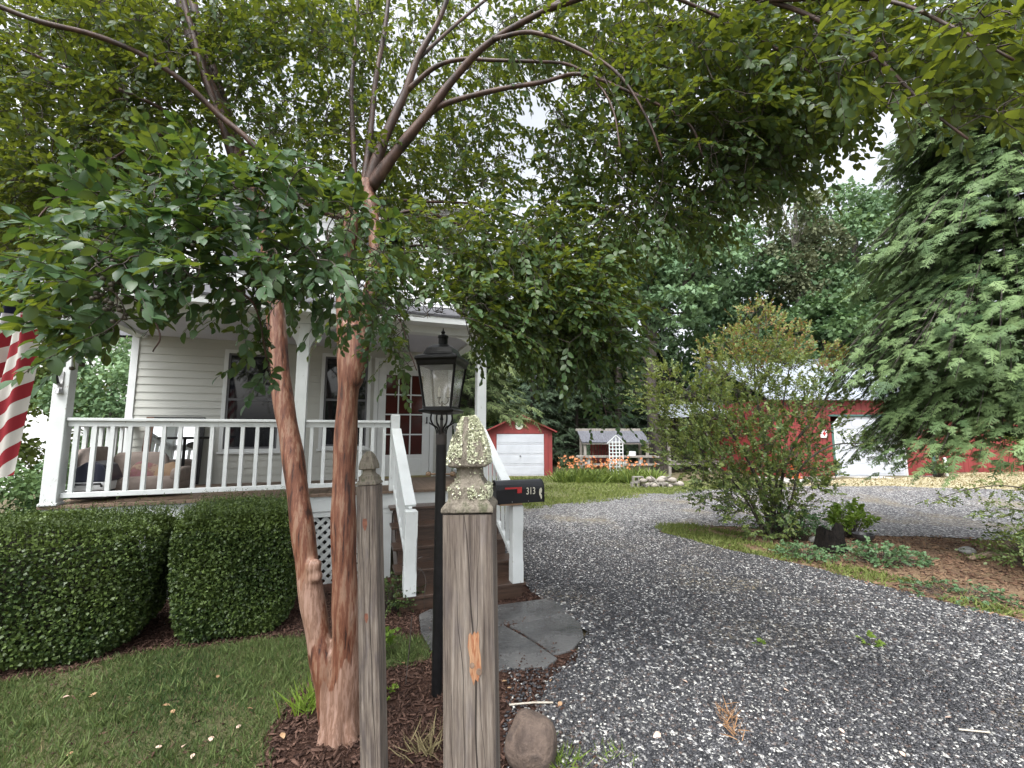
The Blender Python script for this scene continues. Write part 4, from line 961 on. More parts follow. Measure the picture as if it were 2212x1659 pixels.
addlimb(mb, [(762, 830, 2.79), (792, 680, 2.76), (814, 570, 2.75), (807, 480, 2.78), (790, 395, 2.85)], .060, .044, 14)
# root flare
for k in range(7):
    a = k*.9+.3; c = math.cos(a); s = math.sin(a); q = tb0+np.array([.09*c, .08*s, .0]); mb.tube(spline([tb0+np.array([.03*c, .03*s, .30]), tb0+np.array([.07*c, .06*s, .12]), q+[.03*c, .03*s, -.06]], 5), np.linspace(.045, .04, 11), 8)
# burl knots
for u, v, Y, r in ((680, 1222, 2.80, .040), (770, 405, 2.86, .058), (790, 398, 2.84, .045), (684, 1245, 2.80, .034)): pillow(mb, P(u, v, Y), r, r*.8, r)
trunk = mb.build('trunk', crapebark, crape, smooth=True)
rm = trunk.modifiers.new('remesh', 'REMESH'); rm.mode = 'VOXEL'; rm.voxel_size = .013; rm.use_smooth_shade = True
sm = trunk.modifiers.new('smooth', 'SMOOTH'); sm.factor = .5; sm.iterations = 5
mb = MB()
for pts, r0, r1 in [
 ([(520, 375, 3.0), (480, 250, 3.0), (440, 150, 3.0), (395, 20, 3.0), (380, -80, 3.0)], .052, .034),
 ([(530, 385, 3.02), (500, 285, 3.1), (470, 180, 3.15), (430, 60, 3.2), (405, -60, 3.2)], .050, .030),
 ([(512, 370, 3.0), (492, 300, 2.95), (455, 200, 2.9), (425, 100, 2.85), (380, -60, 2.8)], .032, .018),
 ([(768, 415, 2.87), (762, 280, 2.95), (760, 180, 3.0), (770, 60, 3.05), (775, -60, 3.1)], .022, .012),
 ([(785, 405, 2.86), (800, 290, 2.9), (812, 170, 2.95), (832, 60, 3.0), (845, -60, 3.0)], .026, .015),
 ([(790, 410, 2.86), (835, 290, 2.85), (875, 200, 2.85), (905, 120, 2.85), (950, 40, 2.85), (985, -60, 2.8)], .046, .014),
 ([(800, 405, 2.86), (855, 330, 2.8), (920, 250, 2.72), (985, 165, 2.65), (1060, 90, 2.55), (1200, 10, 2.4), (1300, -45, 2.3)], .050, .012),
 ([(915, 258, 2.73), (960, 225, 2.7), (1070, 195, 2.6), (1170, 178, 2.5), (1250, 160, 2.45), (1340, 190, 2.4), (1480, 260, 2.35), (1520, 340, 2.3)], .024, .006),
 ([(880, 195, 2.85), (940, 145, 2.8), (1000, 128, 2.75), (1060, 130, 2.7), (1150, 133, 2.6), (1230, 140, 2.5), (1290, 180, 2.45), (1325, 240, 2.4), (1340, 325, 2.35)], .020, .005),
 ([(1065, 85, 2.54), (1150, 70, 2.4), (1260, 110, 2.3), (1340, 165, 2.25), (1400, 260, 2.2), (1430, 340, 2.2)], .016, .005),
 ([(1180, 20, 2.42), (1400, -40, 2.2), (1650, 0, 2.0), (1800, 60, 1.85), (1900, 130, 1.75), (2000, 230, 1.65), (2090, 300, 1.55)], .020, .004),
 ([(1380, -38, 2.22), (1560, 40, 2.2), (1700, 120, 2.1), (1790, 200, 2.1), (1840, 270, 2.1)], .012, .004),
 ([(1650, 0, 2.0), (1900, 0, 1.7), (2060, 60, 1.5), (2190, 130, 1.4)], .012, .004),
 ([(740, 472, 2.83), (690, 452, 2.8), (640, 420, 2.75), (545, 310, 2.65), (475, 250, 2.6), (400, 180, 2.5), (310, 120, 2.4), (200, 75, 2.3), (80, 45, 2.2), (-60, -10, 2.1)], .027, .013),
 ([(560, 455, 2.97), (470, 360, 2.95), (395, 270, 2.85), (340, 230, 2.8), (250, 190, 2.7), (100, 130, 2.6), (-50, 60, 2.5)], .022, .008),
 ([(410, 292, 2.86), (300, 290, 2.8), (180, 295, 2.75), (50, 290, 2.7)], .009, .004),
 ([(392, 272, 2.86), (300, 310, 2.7), (200, 370, 2.6), (110, 440, 2.5), (60, 500, 2.4)], .010, .004),
 ([(592, 570, 2.95), (570, 520, 2.4), (520, 490, 1.9), (430, 500, 1.6), (330, 540, 1.45), (230, 600, 1.38), (130, 660, 1.35)], .018, .004),
 ([(520, 490, 1.9), (600, 470, 1.7), (690, 520, 1.7), (720, 600, 1.75)], .007, .003),
 ([(430, 500, 1.6), (480, 600, 1.55), (550, 660, 1.6), (575, 770, 1.75), (590, 830, 1.8)], .006, .003),
 ([(230, 600, 1.38), (300, 640, 1.3), (345, 720, 1.3), (330, 760, 1.3)], .004, .002),
 ([(806, 482, 2.78), (900, 455, 2.9), (1000, 490, 3.1), (1100, 540, 3.2), (1200, 620, 3.1), (1265, 720, 3.0), (1295, 840, 2.95), (1312, 905, 2.95)], .014, .003),
 ([(782, 425, 2.86), (900, 435, 3.0), (1050, 445, 3.3), (1200, 500, 3.5), (1300, 560, 3.5), (1350, 650, 3.4)], .014, .004),
 ([(760, 705, 2.75), (850, 680, 2.6), (885, 760, 2.45), (900, 800, 2.4)], .006, .003),
 ([(816, 565, 2.75), (900, 530, 2.9), (1000, 560, 3.1), (1080, 640, 3.2), (1120, 720, 3.2)], .012, .003),
 ([(900, 130, 2.85), (1000, 40, 3.1), (1100, -40, 3.2)], .016, .010),
]:
    addlimb(mb, pts, r0, r1, 9, True, .62)
mb.build('limbs', limbbark, crape, smooth=True)
skel = np.concatenate(LIMBS)
BL = [  # u, v, ru, rv, depth, spread, sprays, tint
 (150, 90, 270, 110, 2.8, .5, 150, .6), (120, 280, 230, 130, 2.9, .5, 190, .65), (130, 450, 210, 120, 3.0, .5, 150, .75), (380, 60, 200, 100, 3.2, .5, 130, .5), (330, 250, 150, 100, 3.2, .5, 90, .55), (300, 400, 110, 60, 3.1, .4, 40, .85), (60, 600, 60, 60, 2.8, .3, 22, .8),
 (480, 430, 220, 55, 1.55, .2, 27, .15), (350, 520, 190, 65, 1.45, .2, 28, .12), (250, 620, 190, 60, 1.35, .18, 22, .15), (620, 470, 170, 65, 1.65, .2, 26, .15), (520, 600, 220, 60, 1.5, .2, 26, .15), (700, 560, 140, 80, 1.75, .2, 22, .2), (170, 700, 90, 45, 1.33, .12, 8, .2), (640, 655, 140, 45, 1.75, .2, 16, .2), (580, 790, 20, 55, 1.8, .08, 4, .25), (230, 755, 60, 25, 1.3, .08, 3, .3), (480, 690, 70, 35, 1.6, .12, 5, .2), (780, 640, 60, 70, 2.2, .2, 12, .3),
 (620, 150, 220, 160, 3.4, .7, 150, .5), (700, 320, 150, 80, 3.2, .5, 50, .6), (650, 50, 200, 80, 3.2, .5, 70, .5), (900, 60, 250, 90, 3.8, .7, 90, .5), (920, 400, 170, 110, 3.4, .5, 105, .6), (860, 260, 160, 110, 3.8, .5, 60, .6), (1000, 560, 200, 120, 2.8, .5, 140, .6), (1150, 610, 170, 120, 2.8, .5, 125, .55), (1250, 520, 130, 100, 3.0, .5, 70, .65), (1280, 680, 100, 80, 2.8, .4, 50, .4), (1000, 680, 130, 55, 2.6, .3, 44, .45), (860, 640, 60, 100, 2.6, .3, 26, .3), (880, 755, 35, 45, 2.4, .15, 7, .35), (800, 480, 80, 70, 3.0, .4, 30, .5),
 (1010, 210, 80, 80, 3.4, .5, 26, .5), (1080, 330, 70, 90, 3.4, .5, 24, .5), (1200, 330, 60, 90, 3.1, .4, 26, .45), (1120, 130, 90, 90, 3.2, .5, 26, .5), (1230, 420, 110, 60, 3.3, .4, 34, .45), (1300, 80, 230, 90, 3.0, .6, 95, .6), (1360, 240, 180, 110, 2.9, .5, 85, .55), (1500, 140, 230, 140, 2.6, .5, 160, .55), (1500, 340, 190, 110, 2.7, .4, 125, .45), (1440, 460, 130, 45, 2.7, .35, 38, .55), (1700, 110, 210, 130, 2.3, .4, 125, .6), (1720, 250, 130, 60, 2.3, .3, 42, .6), (1630, 320, 130, 80, 2.5, .35, 50, .4), (1940, 90, 230, 110, 1.9, .3, 85, .7), (2040, 205, 150, 60, 1.75, .22, 28, .85), (2150, 50, 130, 80, 1.5, .2, 28, .9), (2185, 230, 40, 60, 1.4, .12, 6, .95),
 (1285, 790, 30, 80, 2.95, .12, 11, .1), (1310, 880, 10, 25, 2.95, .05, 3, .1), (1200, 740, 90, 60, 2.9, .3, 34, .35), (1080, 715, 90, 35, 2.7, .25, 24, .45), (1290, 740, 60, 60, 2.9, .25, 18, .3),
 (300, -120, 420, 100, 2.6, .5, 60, .5), (1100, -120, 420, 90, 2.9, .6, 60, .5), (1750, -110, 350, 80, 2.1, .4, 50, .6)]  # leaf clusters above the frame, added to shade what lies below
Bs = []; tints = []
for (u, v, ru, rv, Y, sY, n, tt) in BL:
    for _ in range(int(n*(3.1 if Y > 2 else 2.0))):
        a = rng.random()*2*math.pi; r = rng.random()**.5
        uu, vv = u+ru*r*math.cos(a), v+rv*r*math.sin(a)-(45 if Y < 2 and u < 900 else 0)
        if (885 < uu < 1010 and 690 < vv) or (1090 < uu < 1185 and 240 < vv < 420 and rng.random() < .45): continue
        if uu < 120 and 500 < vv < 900 and Y < 3 and rng.random() < .85: continue
        Bs.append(P(uu, vv, max(1.15, Y+sY*rng.uniform(-1, 1)))); tints.append(tt)
Bs = np.array(Bs); tints = np.array(tints)
paths, orig = grow(skel, Bs)
out = norm(Bs-orig); hub = P(770, 400, 2.87); rad_ = norm((Bs-hub)*np.array([1, 1, .3]))
Dn = norm(.55*out+.55*rad_+np.array([0, 0, -.20])+rng.normal(size=Bs.shape)*.42)
Nn = norm(np.array([0, 0, 1])+rng.normal(size=Bs.shape)*.35)
Ls = (.20+.14*rng.random(len(Bs)))*np.where(Bs[:, 1] < 2.05, .72, .85)
def pix(q):
    d_ = q[:, 1]*cp+(q[:, 2]-CAMZ)*sp; return 1106+FOC*q[:, 0]/d_, 829.5-FOC*((q[:, 2]-CAMZ)*cp-q[:, 1]*sp)/d_
keep = np.ones(len(Bs), bool)
for k_ in (.4, 1.):
    uu, vv = pix(Bs+Dn*(Ls*k_)[:, None]-np.array([0, 0, .06])); keep &= ~((uu > 882) & (uu < 1008) & (vv > 672) & (Bs[:, 1] < 3.4))
Bs, Dn, Nn, Ls, tints = Bs[keep], Dn[keep], Nn[keep], Ls[keep], tints[keep]; paths = paths[keep]
bp, bd, bn, bl, tt, tw = sprays(Bs, Dn, Nn, Ls, 12, np.where(Bs[:, 1] < 2.05, .060, .054), .24, tintb=tints, tintv=.10)
V, F = leaves_from(bp, bd, bn, bl, 1.15)
link('crown', mesh_np('crown', V, F, np.repeat(tt, len(LEAF_V)), smooth=False), leaf_crape, crape)
plen = np.linalg.norm(paths[:, -1]-paths[:, 0], axis=1)
Va, Fa = tubes_np(paths, .0022+.006*np.clip(plen, 0, 1), np.full(len(paths), .0018), 4); Vb, Fb = tubes_np(tw, np.full(len(tw), .0018), np.full(len(tw), .0008), 3)
V, F, _ = catmesh([(Va, Fa, np.zeros(len(Va))), (Vb, Fb, np.zeros(len(Vb)))])
link('twigs', mesh_np('twigs', V, F), twig_m, crape)
# seed capsules in clusters
mb = MB(); pillow(mb, (0, 0, 0), .0062, .0062, .0068, n=4, m=4); cme = None; ncap = 0
for (u, v, Y, n) in ((165, 600, 1.3, 20), (215, 640, 1.3, 26), (260, 680, 1.3, 10), (230, 610, 1.33, 12), (175, 785, 1.3, 9), (35, 650, 1.35, 4), (400, 520, 1.4, 8), (330, 545, 1.4, 8), (445, 560, 1.4, 6), (470, 470, 1.5, 5), (800, 760, 2.4, 3), (2010, 20, 1.5, 5), (2060, 60, 1.5, 4)):
    for _ in range(n):
        c = P(u+rng.normal()*24, v+rng.normal()*22, Y+rng.normal()*.05)
        if ncap >= 96: continue
        ncap += 1
        if cme is None: o = mb.build('seed_capsule', M('seed_capsule', (.035, .028, .02), (.06, .05, .03), .6, 60), None, smooth=True); cme = o.data
        else: o = bpy.data.objects.new('seed_capsule', cme); COL.objects.link(o)
        o.parent = crape; o.location = c-tb0
# floodlight on the trunk with white cable
fl = P(842, 505, 2.66); fo = empty('floodlight', fl, 'small black floodlight with a white cable strapped to the tree trunk', 'floodlight', org=(0, 0, 0))
mb = MB(); mb.tube([(-.03, .03, -.02), (.0, 0, 0), (.035, -.05, .012)], [.03, .042, .05], 12); mb.lathe([(.012, -.03), (.05, -.022), (.04, -.01)], 12, c=(.01, 0, -.03)); mb.build('housing', blackmetal, fo)
mb = MB(); mb.box(-.09, .0, .0, .03, -.012, .012); mb.build('bracket', blackmetal, fo)
mb = MB(); f0 = fl
mb.tube(spline([P(u, v, 2.70)-f0 for u, v in ((820, 470), (828, 500), (838, 515), (846, 510))]+[], 5), .006, 6)
mb.tube(spline([P(u, v, 2.68)-f0 for u, v in ((815, 520), (822, 512), (832, 520), (830, 540), (822, 548))], 5), .006, 6)
mb.tube(spline([P(u, v, 2.72)-f0 for u, v in ((795, 420), (782, 440), (776, 465))], 5), .006, 6)
mb.build('cable', M('white_cable', (.7, .7, .7), (.6, .6, .6), .5), fo)

# ================================================================== HEDGES
def hedge(s0, s1, n0, n1, ztop, lab, seed):
    c = H((s0+s1)/2, (n0+n1)/2); zg = float(T(c[0], c[1])); r = empty('boxwood_hedge', (c[0], c[1], zg), lab, 'hedge', 'clipped hedges in front of the porch', rz=BE, org=(0, 0, 0))
    hx, hy, hz = (s1-s0)/2, (n1-n0)/2, ztop-zg
    g = np.random.default_rng(seed); N = 100000
    # points near the surface of a rounded box
    q = g.uniform(-1, 1, (N*3, 3)); q[:, 2] = q[:, 2]*.5+.5
    e = np.abs(np.c_[q[:, 0], q[:, 1], (q[:, 2]*2-1)]); f = (e**6).sum(1)**(1/6)
    k = (f > .88) & (f < 1.0) & (q[:, 1] < .85); q = q[k][:N]
    bulge = 1+.03*np.sin(q[:, 0]*5+seed)+.025*np.sin(q[:, 2]*7+q[:, 0]*3)+.02*np.sin(q[:, 1]*9)
    p = np.c_[q[:, 0]*hx*bulge*(1-.06*(1-q[:, 2])), q[:, 1]*hy*bulge, q[:, 2]*hz+.03*np.sin(q[:, 0]*6+seed)+.02*np.sin(q[:, 1]*8)]
    nn = norm(np.c_[q[:, 0]**5/hx, q[:, 1]**5/hy, (q[:, 2]*2-1)**5/hz*2]); dd = norm(nn*.7+g.normal(size=nn.shape)*.7+np.array([0, 0, .3]))
    nl = norm(nn*.6+np.array([0, 0, .5])+g.normal(size=nn.shape)*.6)
    tl_ = np.clip(.36+.22*np.sin(p[:, 0]*7)*np.sin(p[:, 2]*6+1)+.4*(p[:, 2]/hz > .86)+g.normal(size=len(p))*.24, 0, 1)  # top leaves tinted lighter, light from above put into their colour
    # shoots above the shears' line
    M_ = 1500; s_ = np.c_[g.uniform(-.93, .93, M_)*hx, g.uniform(-.95, .8, M_)*hy, np.full(M_, hz)-.03]; sd = norm(np.array([0, 0, 1])+g.normal(size=(M_, 3))*.35)
    bp, bd, bn, bl, t2, tw = sprays(s_, sd, rand_dirs(M_), .05+.06*g.random(M_)+.10*(g.random(M_) < .1), 7, .020, 0, 50, .5, .55)
    V1, F1 = leaves_from(p, dd, nl, .019+.017*g.random(len(p)), 1.15, CARD_V, CARD_F); V2, F2 = leaves_from(bp, bd, bn, bl, 1.1, CARD_V, CARD_F)
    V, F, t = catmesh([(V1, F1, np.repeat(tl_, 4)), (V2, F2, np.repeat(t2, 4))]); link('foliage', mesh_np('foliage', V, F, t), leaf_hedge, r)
    mb = MB(); pillow(mb, (0, 0, hz*.5), hx*.74, hy*.66, hz*.42, n=14, m=10); mb.build('inner_twigs', M('hedge_core', (.018, .016, .010), (.03, .026, .016), .95, 20, bmp=.8), r)
    mb = MB()
    for i in range(9): x = hx*(-.8+.2*i); mb.tube([(x, 0, -.05), (x+.05*g.normal(), .1*g.normal(), hz*.5)], .018, 6)
    mb.build('stems', bark_dark, r)
hedge(-1.05, 1.06, .42, 1.58, .93, 'larger clipped hedge at the left edge under the porch corner post', 1)
hedge(1.12, 2.17, .36, 1.46, .96, 'smaller clipped hedge between the big hedge and the tree trunk', 2)
# ============ background vegetation
def clumpcrown(cent, rad, n, leaf, seed, ncl=70, tint=.5, spread=.24, shell=(.45, 1.), flat=.75):
    g = np.random.default_rng(seed); cent = np.array(cent, float); rad = np.array(rad, float)
    d = norm(g.normal(size=(ncl, 3))); rr = shell[0]+(shell[1]-shell[0])*g.random(ncl)**.6
    cc = d*rr[:, None]; sz = spread*(.6+.8*g.random(ncl)); w_ = sz**2; idx = g.choice(ncl, n, p=w_/w_.sum())
    o = norm(g.normal(size=(n, 3)))*(g.random(n)**.45)[:, None]*np.array([1, 1, flat])
    p = (cc[idx]+o*sz[idx][:, None]); nn = norm(o*.8+np.array([0, 0, .55])+g.normal(size=(n, 3))*.5); dd = norm(o+g.normal(size=(n, 3))*.8-np.array([0, 0, .35]))
    t = np.clip(tint+.22*(g.random(ncl)-.5)[idx]*2+g.normal(size=n)*.12, 0, 1)
    return cent+p*rad, dd, nn, leaf*(.6+.8*g.random(n)), t
def tree(name, lab, x, y, blobs, mat, leaf, trunkpts, r0, barkm, group=None, seed=0, wid=1.1, ncl=70, spread=.24, tint=.5, limbs=(), cat='tree'):
    zg = float(T(x, y)); r = empty(name, (x, y, zg), lab, cat, group)
    mb = MB(); tp = spline([(x+a, y+b, zg+c) for a, b, c in trunkpts], 6); mb.tube(tp, np.linspace(r0, r0*.35, len(tp)), 10)
    for L in limbs:
        lp = spline([(x+a, y+b, zg+c) for a, b, c in L[:-1]], 6); mb.tube(lp, np.linspace(L[-1], L[-1]*.3, len(lp)), 8)
    for k, bdef in enumerate(blobs):
        c = np.array([x+bdef[0], y+bdef[1], zg+bdef[2]]); j = tp[min(len(tp)-1, int(len(tp)*.7))]
        for q in range(4): dv = rand_dirs(1)[0]*np.array(bdef[3:6])*.7; mb.tube(spline([j, (j+c)/2+dv*.2, c+dv], 4), np.linspace(r0*.32, r0*.06, 9), 6)
    mb.build('trunk', barkm, r, smooth=True)
    A = [clumpcrown((x+b[0], y+b[1], zg+b[2]), b[3:6], int(b[6]), leaf, seed*31+k, b[7] if len(b) > 7 else ncl, tint, spread) for k, b in enumerate(blobs)]
    p, d, n, l, t = [np.concatenate(z) for z in zip(*A)]
    V, F = leaves_from(p, d, n, l, wid, CARD_V, CARD_F); link('crown', mesh_np('crown', V, F, np.repeat(t, 4)), mat, r); return r
# frond template for conifers
def frondtpl(nb=7, w=.42, fine=True):
    V = []; F3 = []; F4 = []
    def leafq(b, d, L, wd, dz):
        n = len(V); d = np.array(d)/np.linalg.norm(d); s = np.array([-d[1], d[0]])
        for a, q in ((0, 0), (.4, wd), (1, 0), (.4, -wd)): V.append([b[0]+d[0]*a*L+s[0]*q*L, b[1]+d[1]*a*L+s[1]*q*L, dz*a-.12*(b[1]+d[1]*a*L)**2])
        F4.append([n, n+1, n+2, n+3])
    leafq((0, 0), (0, 1), 1., .045, 0)
    for i in range(nb):
        y = .1+.8*i/nb; L = w*(1-.55*(i/nb))*(.75+.25*math.sin(i*2.1+1))
        for sg in (-1, 1):
            dx = (sg*.8, .62); leafq((0, y), dx, L, .13, -.05)
            if fine and L > .2:
                q = (sg*.8*L*.45, y+.62*L*.45)
                leafq(q, (sg*.35, 1), L*.5, .16, -.02); leafq(q, (sg*1, .1), L*.45, .16, -.04)
    return np.array(V), [np.array(F4)]
FR_V, FR_F = frondtpl(); FS_V, FS_F = frondtpl(5, .36, False)
def conifer(name, lab, x, y, h, r0, mat, nbr, frond, seed, zmin=.3, tpl=(FR_V, FR_F), droop=.5, per=11, trunk_r=.16, prof=None, az=None, group=None, tint=.55):
    g = np.random.default_rng(seed); zg = float(T(x, y)); r = empty(name, (x, y, zg), lab, 'conifer tree', group)
    mb = MB(); mb.tube(spline([(x, y, zg-.1), (x+.05, y, zg+h*.5), (x, y, zg+h)], 6), np.linspace(trunk_r, .02, 13), 10)
    B = []; D = []; N_ = []; S = []; Tn = []
    for i in range(nbr):
        q = g.random()**1.15; z = zmin+(h-zmin)*q; a = g.random()*2*math.pi if az is None else g.uniform(*az)
        L = r0*(prof(q) if prof else (1-q)**.75)*(.78+.34*g.random()); L = max(L, .25)
        o = np.array([math.cos(a), math.sin(a), 0]); s = np.array([-o[1], o[0], 0])
        st = np.array([x, y, zg+z]); up = .18
        ts = np.linspace(0, 1, 7)[:, None]; pth = st+o*L*ts+np.array([0, 0, 1])*(up*L*ts-droop*L*ts**2)
        mb.tube(pth, np.linspace(.008+.006*L, .003, 7), 5, False)
        k = per; t = .22+.78*g.random(k)**.8
        pos = st+o*L*t[:, None]+np.array([0, 0, 1])*((up*t-droop*t*t)*L)[:, None]+s*(g.normal(size=k)*.10*L)[:, None]+g.normal(size=(k, 3))*.04
        side = g.choice([-1, 1], k)*(.3+.9*g.random(k))*(t < .93)
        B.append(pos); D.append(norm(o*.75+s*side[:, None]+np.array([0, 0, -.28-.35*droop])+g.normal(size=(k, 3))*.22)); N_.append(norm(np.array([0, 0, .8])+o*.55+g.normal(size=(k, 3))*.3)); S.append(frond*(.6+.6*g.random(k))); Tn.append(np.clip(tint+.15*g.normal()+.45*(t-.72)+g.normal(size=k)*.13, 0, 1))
    mb.build('trunk', bark_dark, r, smooth=True)
    V, F = scatter(tpl[0], tpl[1], frames(np.concatenate(D), np.concatenate(N_)), np.concatenate(B), np.concatenate(S))
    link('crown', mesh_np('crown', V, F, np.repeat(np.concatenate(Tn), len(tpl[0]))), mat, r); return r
# near conifer on the right
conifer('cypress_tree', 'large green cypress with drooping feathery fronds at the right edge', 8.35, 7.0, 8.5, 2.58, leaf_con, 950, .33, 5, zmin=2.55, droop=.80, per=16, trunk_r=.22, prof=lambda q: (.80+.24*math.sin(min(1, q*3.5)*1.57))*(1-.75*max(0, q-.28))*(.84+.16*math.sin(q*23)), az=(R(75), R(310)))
# spruces behind the house
conifer('spruce_tree', 'yellow green spruce behind the porch, its branches crossing the red shed', -1.5, 15.0, 9.0, 2.2, leaf_spr, 260, .55, 6, zmin=2.7, tpl=(FS_V, FS_F), droop=.30, per=12)
q = [(-4.2, 24, 12, 3.0), (1.3, 29, 15, 3.2), (4.4, 30, 14, 3.0), (7.4, 31, 13, 3.1), (10.4, 30, 12, 3.0)]
lab = ['dark spruce behind the house, farthest left of the dark row', 'tall dark spruce rising directly behind the red shed', 'dark spruce between the red shed and the open shelter', 'dark spruce rising behind the grey roofed shelter', 'dark spruce behind the right end of the shelter']
for i, (x, y, h, r0) in enumerate(q): conifer('dark_spruce_tree', lab[i], x, y, h, r0, leaf_darkspr, 240, .85, 20+i, zmin=.3, tpl=(FS_V, FS_F), droop=.34, per=11, group='dark spruces at the back of the yard')
# leaning pale tree with several limbs
q0 = P(1432, 1035, 22.5); x0_, y0_ = q0[0], q0[1]; z0_ = float(T(x0_, y0_))
def rel(*uv): return [tuple(P(u, v, 22.5+dy)-np.array([x0_, y0_, z0_])) for u, v, dy in uv]
tree('leaning_tree', 'leaning forked tree with pale limbs behind the shelter', x0_, y0_, [(-1.5, 0, 10.5, 2.6, 2.2, 2.0, 4500), (2.2, .5, 11.5, 2.4, 2.2, 1.8, 4200), (-4, 0, 8.5, 1.8, 1.8, 1.4, 2200), (.8, -.6, 8.5, 2.0, 1.6, 1.2, 1800)], leaf_dec, .26,
     rel((1438, 1060, 0), (1425, 960, 0), (1408, 870, 0), (1408, 780, 0), (1412, 700, 0), (1420, 620, 0), (1440, 540, 0)), .36, bark_dark, seed=3, spread=.22,
     limbs=[rel((1410, 850, 0), (1375, 820, 0), (1340, 800, 0), (1290, 770, .2))+[.16], rel((1410, 740, 0), (1385, 680, 0), (1370, 600, .2), (1350, 520, .3))+[.2], rel((1412, 690, 0), (1450, 640, 0), (1490, 600, 0), (1530, 560, 0))+[.18], rel((1408, 800, 0), (1380, 760, 0), (1352, 735, 0))+[.10], rel((1425, 600, 0), (1465, 560, 0), (1500, 540, 0))+[.1]])
def at(u, Y): return (u-1106)/FOC*Y
tree('maple_tree', 'round dense blue green maple beyond the middle of the yard', at(1590, 27), 27, [(0, 0, 12.0, 4.0, 3.4, 3.2, 12000, 110), (-.8, 0, 7.6, 3.4, 3., 2.4, 7000), (3.0, 1, 8.2, 2.4, 2.4, 2.4, 4500)], leaf_dec, .27, [(0, 0, 0), (.2, 0, 4), (0, 0, 9), (0, 0, 13)], .45, bark_dark, seed=5, tint=.42)
tree('oak_tree', 'broad blue green oak rising behind the big red garage', at(1880, 29), 29.5, [(0, 0, 15.2, 4.6, 3.5, 3.6, 13000, 120), (-2.0, 0, 10.2, 3.6, 3, 3., 8000), (3.6, 0, 11.0, 4, 3, 3.4, 8000)], leaf_dec, .28, [(0, 0, 0), (-.2, 0, 5), (0, 0, 11), (.5, 0, 16)], .5, bark_dark, seed=6, tint=.5)
tree('sparse_tree', 'thin brownish half bare tree between the maple and the oak', at(1745, 25), 25, [(0, 0, 14.6, 2.0, 2., 2.2, 2300, 60), (-.7, 0, 11.6, 1.8, 1.6, 1.8, 1700, 50), (.8, 0, 9.2, 1.5, 1.5, 1.6, 1200, 40), (1.4, 0, 13, 1.5, 1.4, 1.6, 1100, 40)], leaf_thin, .22, [(0, 0, 0), (.1, 0, 5), (-.1, 0, 10), (.2, 0, 16)], .26, bark_pale, seed=7, spread=.2)
tree('locust_tree', 'airy yellowish tree standing left of the round maple', at(1330, 30), 30, [(0, 0, 12.5, 4.4, 3, 3.0, 9000, 120), (-4.0, 0, 10.5, 3, 3, 2.6, 5000)], leaf_yel, .26, [(0, 0, 0), (.3, 0, 5), (0, 0, 12)], .36, bark_dark, seed=8, spread=.18)
tree('ash_tree', 'tall tree showing between the house roof and the open sky', at(980, 33), 33, [(0, 0, 12.5, 4.0, 3.5, 3.6, 8500, 110), (-4, 0, 10, 3.5, 3, 3, 6000)], leaf_dec2, .28, [(0, 0, 0), (.3, 0, 5), (0, 0, 13)], .4, bark_dark, seed=9, spread=.2)
tree('elm_tree', 'dark elm directly behind the small crape myrtle and garage', at(1790, 24), 24, [(0, 0, 6.5, 3.4, 2.4, 2.8, 8000), (-4.4, .5, 5.2, 3.2, 2.4, 2.6, 6500), (4.5, 0, 7, 3, 2.4, 3, 5000)], leaf_dec2, .26, [(0, 0, 0), (.2, 0, 3), (0, 0, 7)], .3, bark_dark, seed=10, tint=.3)
# trees left of the house
tree('left_maple_tree', 'leafy tree behind the flag at the left edge', at(-40, 9.0), 9.0, [(0, 0, 4.6, 1.9, 1.8, 2.0, 9000), (.5, .5, 2.4, 1.7, 1.6, 1.5, 6000), (-1.5, 0, 7, 2.2, 2, 2, 6000)], leaf_yel, .115, [(0, 0, 0), (.1, 0, 2), (0, 0, 5)], .16, bark_dark, seed=11, tint=.4)
tree('porch_side_bush', 'bushy green tree growing beside the left end of the porch', at(205, 8.3), 8.6, [(0, 0, 2.6, .95, .9, 1.0, 6000), (-.5, .2, 1.2, .8, .8, .9, 4000), (.3, .4, 3.4, .6, .6, .6, 1600)], leaf_dec, .085, [(0, 0, 0), (.1, 0, 1.2), (0, 0, 3)], .07, bark_dark, seed=12, tint=.65)
tree('left_dark_shrub', 'dark low shrub at the left edge below the flag', at(-10, 6.6), 6.6, [(0, 0, .75, .8, .8, .7, 5000), (-.9, 0, 1.0, .8, .8, .9, 4000)], leaf_dec2, .07, [(0, 0, 0), (0, 0, .8)], .04, bark_dark, seed=13, cat='shrub')
for i, (u, Y, h) in enumerate(((-150, 24, 10), (120, 27, 13), (330, 30, 14), (560, 34, 14), (760, 36, 13))):
    tree('yard_tree', ['tall tree past the left edge of the photo', 'tall tree seen above the neighbouring house', 'tall tree just left above the house eave', 'tree rising over the left half of the house roof', 'tree rising over the right half of the house roof'][i], at(u, Y), Y, [(0, 0, h*.75, 4.2, 3.5, h*.24, 7500, 100), (.8, 0, h*.45, 3.6, 3, h*.2, 4500)], (leaf_yel, leaf_dec2, leaf_dec)[i % 3], .26, [(0, 0, 0), (.2, 0, h*.4), (0, 0, h*.9)], .35, bark_dark, 'trees behind the house', seed=40+i, spread=.19)
